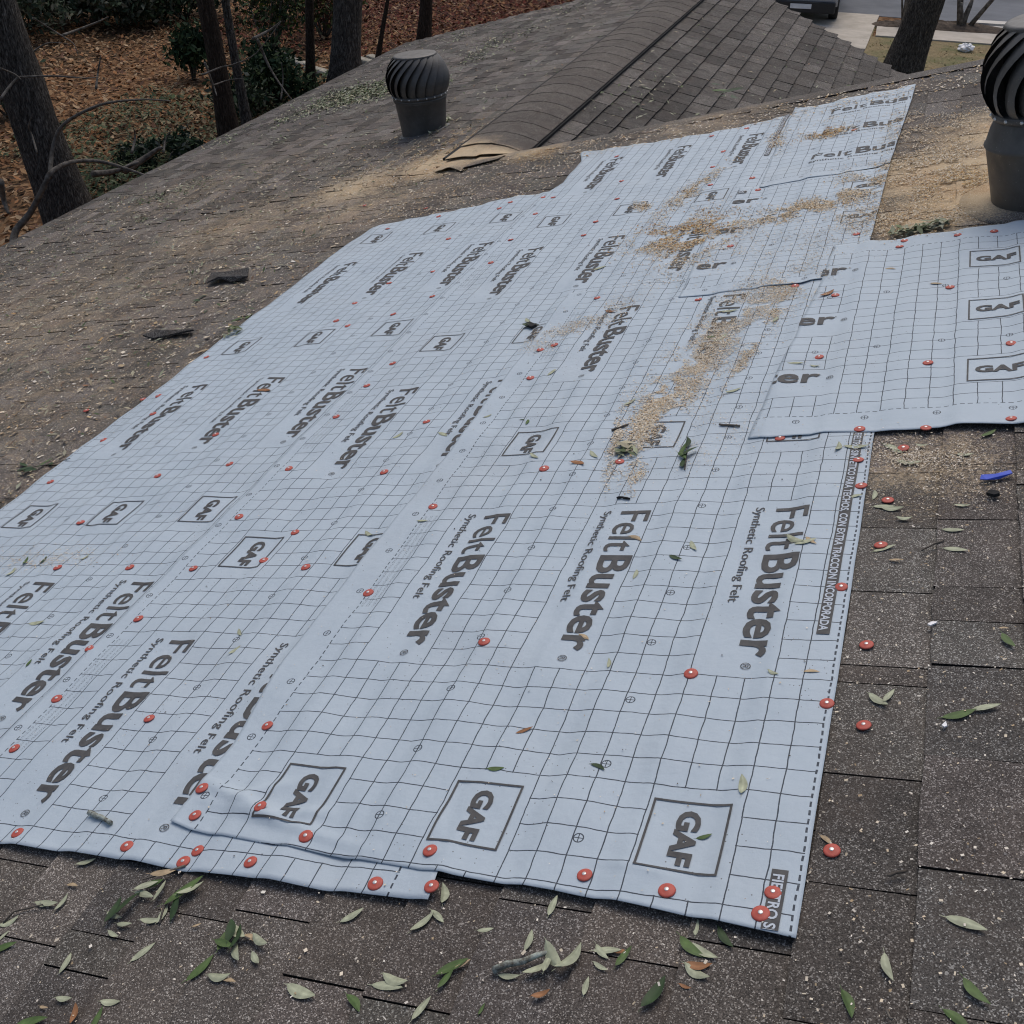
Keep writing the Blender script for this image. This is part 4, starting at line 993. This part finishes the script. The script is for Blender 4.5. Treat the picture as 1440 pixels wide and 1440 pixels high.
stuff('ground_ivy', [gquads(3200, -15.0, -11.2, 14.6, 19.5, .06, .13, GG+[(.2, .17, .1)]*2, .2), gquads(2600, -12.8, -11.0, 13.4, 16, .06, .12, GG, .25), gquads(1800, -13.0, -10.6, 18.5, 21.5, .06, .13, GG, .3)], M_LITTER, 'low green ivy growing among brown leaves below the eave', 'ivy')
stuff('grass', [gquads(14000, -5.0, 6, 20, 29.4, .03, .08, [(.3, .22, .11), (.24, .18, .09), (.16, .15, .05), (.36, .29, .17)], .03)], M_LITTER, 'thin dormant grass on the front lawn', 'grass')

def crown(tree, tips, n, spread, cols, size, name='crown'):
    V, C = [], []; rr = np.random.default_rng(len(tips)+n)
    T = np.array([list(t) for t in tips]); k = rr.integers(0, len(T), n)
    c = T[k]+rr.normal(0, spread, (n, 3)); ln = rr.uniform(size*.6, size*1.4, n)
    d1 = rr.normal(0, 1, (n, 3)); d1 /= np.linalg.norm(d1, axis=1)[:, None]; d2 = np.cross(d1, rr.normal(0, 1, (n, 3))); d2 /= np.linalg.norm(d2, axis=1)[:, None]
    a = (ln*.5)[:, None]*d1; b = (ln*.22)[:, None]*d2
    V = np.stack([c-a, c-b, c+a, c+b], 1).reshape(-1, 3); F = np.arange(4*n).reshape(n, 4)
    col = np.array(cols)[rr.integers(0, len(cols), n)]*rr.uniform(.6, 1.25, (n, 1))
    return link(name, mesh(name, V, F, M_LITTER, col=np.repeat(col, 4, axis=0)), tree)
def tree(pb, pt, diam, height, label, bark, seed, leafy=0, dist_z=GZ, limbs=7):
    """trunk through two picture points: base on the ground at pb, leaning as the line pb-pt"""
    r = random.Random(seed); B = PG(*pb, dist_z) if len(pb) == 2 else Vector(pb)
    d = ray(*pt); w_ = Vector((B.x-CAM.x, B.y-CAM.y, 0)).normalized(); t = (B-CAM).dot(w_)/d.dot(w_); T = CAM+d*t
    up = (T-B).normalized(); o = empty('tree', B, label, 'tree')
    n = 26; pts, rad = [], []
    side = up.cross(Vector((.3, .8, .1))).normalized(); s2 = up.cross(side)
    for i in range(n):
        f = i/(n-1); hh = height*f
        wob = side*(mnoise.noise(Vector((hh*.35, seed, 0)))*.25*f)+s2*(mnoise.noise(Vector((0, hh*.35, seed)))*.25*f)
        pts.append(up*hh + Vector((0, 0, .0015*hh*hh)) + wob - up*.3*(i == 0)); rad.append(diam/2*(1-.72*f)*(1+.55*math.exp(-hh/.35)))
    V, F = tube(pts, rad, 18, jit=.10, seed=seed)
    link('trunk', mesh('trunk', V, F, bark, True), o); tips = []
    for k in range(limbs):
        f = .58+.4*k/max(1, limbs-1); i = min(n-2, int(f*n)); p = pts[i]; a = r.uniform(0, 6.28)
        dv = (Vector((math.cos(a), math.sin(a), .55+.4*r.random()))).normalized(); L = height*(.42-.2*f)*r.uniform(.8, 1.2); q = [p]; rr_ = [rad[i]*.55]
        for s_ in range(1, 8):
            g = s_/7; q.append(p+dv*L*g+Vector((r.uniform(-.1, .1), r.uniform(-.1, .1), .12*g*g*L+r.uniform(-.1, .1)))); rr_.append(rad[i]*.55*(1-.85*g))
            if s_ > 3: tips.append(q[-1])
        link('limb', mesh('limb', *tube(q, rr_, 7), bark, True), o)
    if leafy: crown(o, tips, leafy//2, .9, GG+[(.06, .08, .03)], .16)  # leaf crown above the view, added to shade the woods below
    return o
tree((112,345), (10,60), .66, 11, 'large furrowed oak trunk leaning beside the eave', M_BARK, 1, 5000)
tree((327,215), (287,0), .34, 9, 'smooth brown trunk standing among shrubs beyond the eave', M_BARKR, 2, 3500)
tree((352,200), (318,0), .17, 8, 'slim pale trunk close behind the smooth brown trunk', M_BARK, 3, 1500)
tree((437,135), (436,0), .19, 9, 'thin dark straight trunk beside the wide oak', M_BARKR, 4, 2500)
tree((483,140), (490,0), .60, 12, 'wide furrowed oak trunk behind the wing eave', M_BARK, 5, 5000)
tree((1257,135), (1303,0), .74, 11, 'dark thick trunk leaning over the front lawn', M_BARK, 6, 4000)
tree((595,70), (600,0), .30, 9, 'dim slender trunk standing in the red leaves', M_BARKR, 7, 2500)
tree((530,90), (545,0), .10, 6, 'spindly sapling standing in the red leaves', M_BARKR, 9, 300)
tree((700,-40), (705,-160), .45, 11, 'far oak trunk beyond the wing roof', M_BARK, 8, 3000)
# thin bare saplings and arching branches in front of the leaning oak, each at a stated distance along the view
def at(px, py, dist): d = ray(px, py); return CAM+d.normalized()*dist
def branch(label, pts, dist, r0, mat=M_TWIG, name='bare_branch', group='bare branches'):
    P3 = [at(x, y, dist+.25*math.sin(i*1.3)) for i, (x, y) in enumerate(pts)]; fine = []
    for i in range(len(P3)-1):
        for s_ in range(4):
            g = s_/4; a, b = P3[max(i-1, 0)], P3[min(i+2, len(P3)-1)]; p, q = P3[i], P3[i+1]
            fine.append(.5*((2*p)+(q-a)*g+(2*a-5*p+4*q-b)*g*g+(3*p-a-3*q+b)*g**3))
    fine.append(P3[-1]); c = fine[0]; n = len(fine)
    o = link(name, mesh(name, *tube([p-c for p in fine], [r0*(1-.75*i/n) for i in range(n)], 6), mat, True)); o.location = c
    return tag(o, label, 'branch', group)
BR = [([(18,352),(22,325),(42,300),(62,262),(72,242),(100,228),(140,227),(180,238),(212,250)], 15.5, .05, 'arching bare branch crossing the foot of the leaning oak'),
      ([(70,250),(74,210),(85,180),(112,160),(150,145),(200,140),(240,142)], 15.5, .03, 'long thin branch sweeping right from the leaning oak'),
      ([(0,140),(22,112),(40,108),(80,107),(120,110),(138,108)], 15.0, .018, 'grey horizontal twig before the leaning oak'),
      ([(0,96),(20,104),(30,112)], 15.0, .014, 'short grey twig before the leaning oak trunk'),
      ([(20,95),(50,70),(70,60),(98,62)], 19.0, .016, 'thin twig curving from the oak over brown leaves'),
      ([(46,25),(70,40),(90,52),(104,62),(110,78)], 20.0, .016, 'pale drooping twig over the brown leaves'),
      ([(88,50),(115,40),(140,30),(152,24)], 24.0, .03, 'dark fallen bough in the far brush'),
      ([(135,125),(138,100),(142,78)], 20.0, .022, 'upright stub rising from brown leaves'),
      ([(52,215),(45,190),(40,178),(46,160)], 15.0, .014, 'small pale twig hanging before the oak bark'),
      ([(285,105),(310,95),(330,90),(360,75),(395,30)], 18.5, .016, 'thin pale twig crossing the smooth brown trunk'),
      ([(300,120),(320,113),(342,110)], 18.0, .012, 'short pale twig on the smooth brown trunk'),
      ([(362,56),(370,75),(382,100),(402,130),(415,145)], 21.0, .03, 'grey leaning stick beyond the shrubs'),
      ([(355,55),(380,42),(395,30)], 21.0, .03, 'forked grey stick top beyond the shrubs'),
      ([(175,240),(200,225),(222,210),(228,208)], 17.6, .06, 'dark fallen log in the ivy below the eave'),
      ([(130,245),(165,240),(195,228)], 17.4, .05, 'dark fallen limb beside the log in the ivy'),
      ([(185,215),(190,195),(188,180)], 18.4, .022, 'bare stub standing in the ivy'), ([(230,215),(233,195),(240,185)], 18.5, .018, 'bare stick standing in the ivy'),
      ([(288,88),(300,120),(305,135)], 19.0, .02, 'leaning dead stem against the smooth brown trunk'),
      ([(395,140),(398,110),(396,88)], 22.0, .018, 'straight bare stem beside the dark shrub'), ([(420,120),(418,100),(414,92)], 23.0, .018, 'thin stem near the pale edging stones'),
      ([(0,255),(5,280),(12,300)], 15.5, .05, 'dark slanting stem at the oak base')]
for pts, dist, r0, lb in BR: branch(lb, pts, dist, r0)
def shrub(px, py, w_, h_, n, cols, size, label, seed, z=None):
    r = random.Random(seed); B = PG(px, py); o = empty('shrub', B, label, 'shrub', 'woodland shrubs'); tips = []
    for k in range(9):
        a = r.uniform(0, 6.28); e = Vector((math.cos(a)*w_*.5*r.uniform(.3, 1), math.sin(a)*w_*.5*r.uniform(.3, 1), h_*r.uniform(.5, 1)))
        q = [Vector((0, 0, -.05)), e*.35+Vector((r.uniform(-.1, .1), r.uniform(-.1, .1), .1)), e*.7, e]
        link('stem', mesh('stem', *tube(q, [.03, .022, .014, .005], 5), M_TWIG, True), o); tips += [q[2], q[3], (q[2]+q[3])/2, q[1]+Vector((0, 0, .2))]
    crown(o, tips, n, min(w_, h_)*.16, cols, size, 'foliage'); return o
DG = [(.022, .045, .022), (.035, .06, .025), (.014, .03, .016), (.05, .075, .03)]
MG = [(.075, .10, .055), (.05, .075, .045), (.12, .13, .09), (.035, .05, .03), (.16, .16, .12)]
shrub(272, 112, .85, 1.15, 1500, DG, .15, 'dense dark evergreen shrub left of the smooth brown trunk', 1)
shrub(392, 150, 1.6, .95, 2600, DG, .13, 'broad dark bush along the wing eave', 2)
shrub(345, 170, 1.1, .8, 1200, DG+MG, .12, 'mixed green bush right of the smooth brown trunk', 3)
shrub(40, 40, 5, 1.2, 3800, MG, .16, 'grey green brush pile behind the leaning oak', 4)
shrub(120, 36, 5, 1.0, 4200, MG, .16, 'tangled grey green brush heap beyond the brown leaves', 5)
shrub(205, 27, 5, 1.0, 4200, MG, .16, 'leafy grey green brush at the far edge of the leaves', 6)
shrub(262, 28, 3.0, 1.0, 2400, MG+DG, .15, 'olive brush near the top of the smooth trunk', 7)
shrub(385, 75, 1.8, 1.7, 1100, DG+[(.10, .13, .03), (.06, .05, .03)], .14, 'yellow green understory bush before the dark straight trunk', 8)
shrub(400, 25, 4, 1.8, 1600, [(.07, .03, .02), (.05, .06, .03), (.03, .03, .02)], .14, 'dim russet brush behind the dark straight trunk', 10)
shrub(455, 55, 1.4, 1.4, 900, [(.10, .12, .03), (.05, .06, .025), (.08, .03, .02)], .14, 'sparse yellow green sapling bush beside the wide oak', 11)
shrub(15, 165, 1.3, .9, 700, MG, .12, 'low green sprout behind the leaning oak', 9)
shrub(232, 240, 2.2, .4, 2000, DG+MG, .11, 'low ivy mound over the fallen log', 12)
for (px, py, L, lb) in ((397,80,.9,'long pale edging stone beyond the dark bush'), (418,90,.8,'pale edging stone near the thin stem'), (452,104,1.1,'flat white stepping stone between two trunks'), (520,92,1.0,'mossy pale edging stone behind the wide oak'), (532,87,.7,'small pale edging stone by the turbine vent')):
    c = PG(px, py); V, F = box(-L/2, L/2, -.11, .11, -.05, .10); V = [(a*(1+.1*mnoise.noise(Vector((a*3, b, px)))), b, z*(1+.2*math.sin(a*5+px))) for a, b, z in V]
    o = link('edging_stone', mesh('edging_stone', V, F, M_STONE)); o.location = c; o.rotation_euler.z = -.5
    bv = o.modifiers.new('b', 'BEVEL'); bv.width = .04; bv.segments = 2; tag(o, lb, 'stone', 'edging stones')

# ------------------------------------------------------------------ front yard: bed shrubs, bag, car
def bedshrub(px, py, stems, label):
    B = PG(px, py, GZ+.12); o = empty('bare_shrub', B, label, 'shrub')
    for k, (dx, dy, h_, r0) in enumerate(stems):
        q = [Vector((dx*.1, dy*.1, -.05)), Vector((dx*.4, dy*.4, h_*.4)), Vector((dx*.8, dy*.8, h_*.75)), Vector((dx, dy, h_))]
        link('stem', mesh('stem', *tube(q, [r0, r0*.85, r0*.7, r0*.5], 8), M_TWIG, True), o)
bedshrub(1352, 37, [(-.5, 0, 1.7, .055), (1.5, .1, 1.7, .06), (.12, .1, .6, .08), (-.12, -.1, .55, .07), (-.3, .3, 1.6, .04)], 'bare pruned multi-stem shrub in the mulch bed')
bedshrub(1272, 32, [(-.15, 0, 1.4, .05), (.1, .1, 1.4, .04), (-.4, .1, 1.3, .03)], 'bare shrub stems beside the dark leaning trunk')
V = []; F = []
c = PG(1357, 74)
bmx = bmesh.new(); bmesh.ops.create_icosphere(bmx, subdivisions=3, radius=.16)
for v in bmx.verts: v.co *= 1+.5*mnoise.noise(v.co*14); v.co.z *= .6; v.co.z += .07
me = bpy.data.meshes.new('plastic_bag'); bmx.to_mesh(me); bmx.free(); me.materials.append(M_WHITE)
o = link('plastic_bag', me); o.location = c+Vector((0, 0, .03)); tag(o, 'crumpled white plastic bag on the front lawn', 'plastic bag')
M_CARP = simple('car_paint', (.30, .31, .33), (.33, .34, .36), 3, .3, spec=.6); M_CARB = simple('car_black_plastic', (.012, .012, .013), (.02, .02, .02), 20, .6)
M_GLASS = simple('car_glass', (.01, .012, .014), (.02, .022, .025), 2, .08); M_TYRE = simple('tyre_rubber', (.012, .012, .012), (.022, .021, .02), 20, .85)
M_RIM = simple('wheel_rim', (.4, .4, .42), (.5, .5, .52), 10, .35, metal=.7); M_LAMP = simple('headlamp_glass', (.6, .62, .65), (.75, .77, .8), 5, .1)
def car(B, rz):
    o = empty('parked_car', B, 'grey parked car with black bumper on the concrete driveway', 'car'); o.rotation_euler.z = rz
    # side profile (y along the car, z up), nose at y=0
    prof = [(0.0, .42), (-.04, .6), (.02, .82), (.25, .92), (1.1, 1.02), (1.75, 1.52), (2.2, 1.62), (3.6, 1.6), (4.25, 1.2), (4.55, 1.1), (4.6, .7), (4.55, .42), (3.95, .36), (.65, .36)]
    n = len(prof); V = []; xs = (-.88, -.80, .80, .88)
    def ins(y, z, x): 
        k = 1 if abs(x) < .85 else 0
        return (x*(1-.16*max(0, z-1.0)/.6), y, z+(0 if not k else .02*(z > .9)))
    for x in xs: V += [ins(y, z, x) if abs(x) < .85 else ((x)*(1-.16*max(0, z-1.0)/.6), y*.985+.03, z*.985) for y, z in prof]
    F = [tuple(range(n-1, -1, -1)), tuple(range(3*n, 4*n))]
    for s_ in range(3): F += [(s_*n+i, s_*n+(i+1) % n, (s_+1)*n+(i+1) % n, (s_+1)*n+i) for i in range(n)]
    link('body', mesh('body', V, F, M_CARP, True), o)
    for nm, b_, mt in (('front_bumper', (-.84, .84, -.1, .12, .26, .52), M_CARB), ('rear_bumper', (-.84, .84, 4.5, 4.66, .26, .52), M_CARB), ('number_plate', (-.26, .26, -.115, -.101, .36, .47), M_LAMP), ('sill', (-.89, .89, .7, 3.9, .24, .40), M_CARB), ('windscreen', (-.62, .62, 1.3, 1.32, 1.1, 1.4), M_GLASS)):
        bo = link(nm, mesh(nm, *box(*b_), mt), o); mdf = bo.modifiers.new('b', 'BEVEL'); mdf.width = .03 if nm != 'number_plate' else .004; mdf.segments = 3
    for sx in (-1, 1):
        bo = link('headlight', mesh('headlight', *box(sx*.62-.16, sx*.62+.16, -.06, .1, .66, .8), M_LAMP), o); mdf = bo.modifiers.new('b', 'BEVEL'); mdf.width = .03; mdf.segments = 2
        bo = link('side_window', mesh('side_window', *box(sx*.805-.01, sx*.805+.01, 1.75, 3.7, 1.12, 1.48), M_GLASS), o)
        for y in (.85, 3.7):
            wv = link('wheel', mesh('wheel', *lathe([(.20, -.1), (.30, -.115), (.335, -.09), (.34, 0), (.335, .09), (.30, .115), (.20, .1)], 28), M_TYRE, True), o, Matrix.Translation((sx*.80, y, .335)) @ Matrix.Rotation(math.pi/2, 4, 'Y'))
            link('rim', mesh('rim', *lathe([(.0001, sx*.07), (.06, sx*.085), (.17, sx*.06), (.205, sx*.105)], 20), M_RIM, True), wv)
    return o
cw = PG(1172, 29, GZ+.05)
car(Vector((cw.x-.80, cw.y-.62, GZ+.05)), .06)
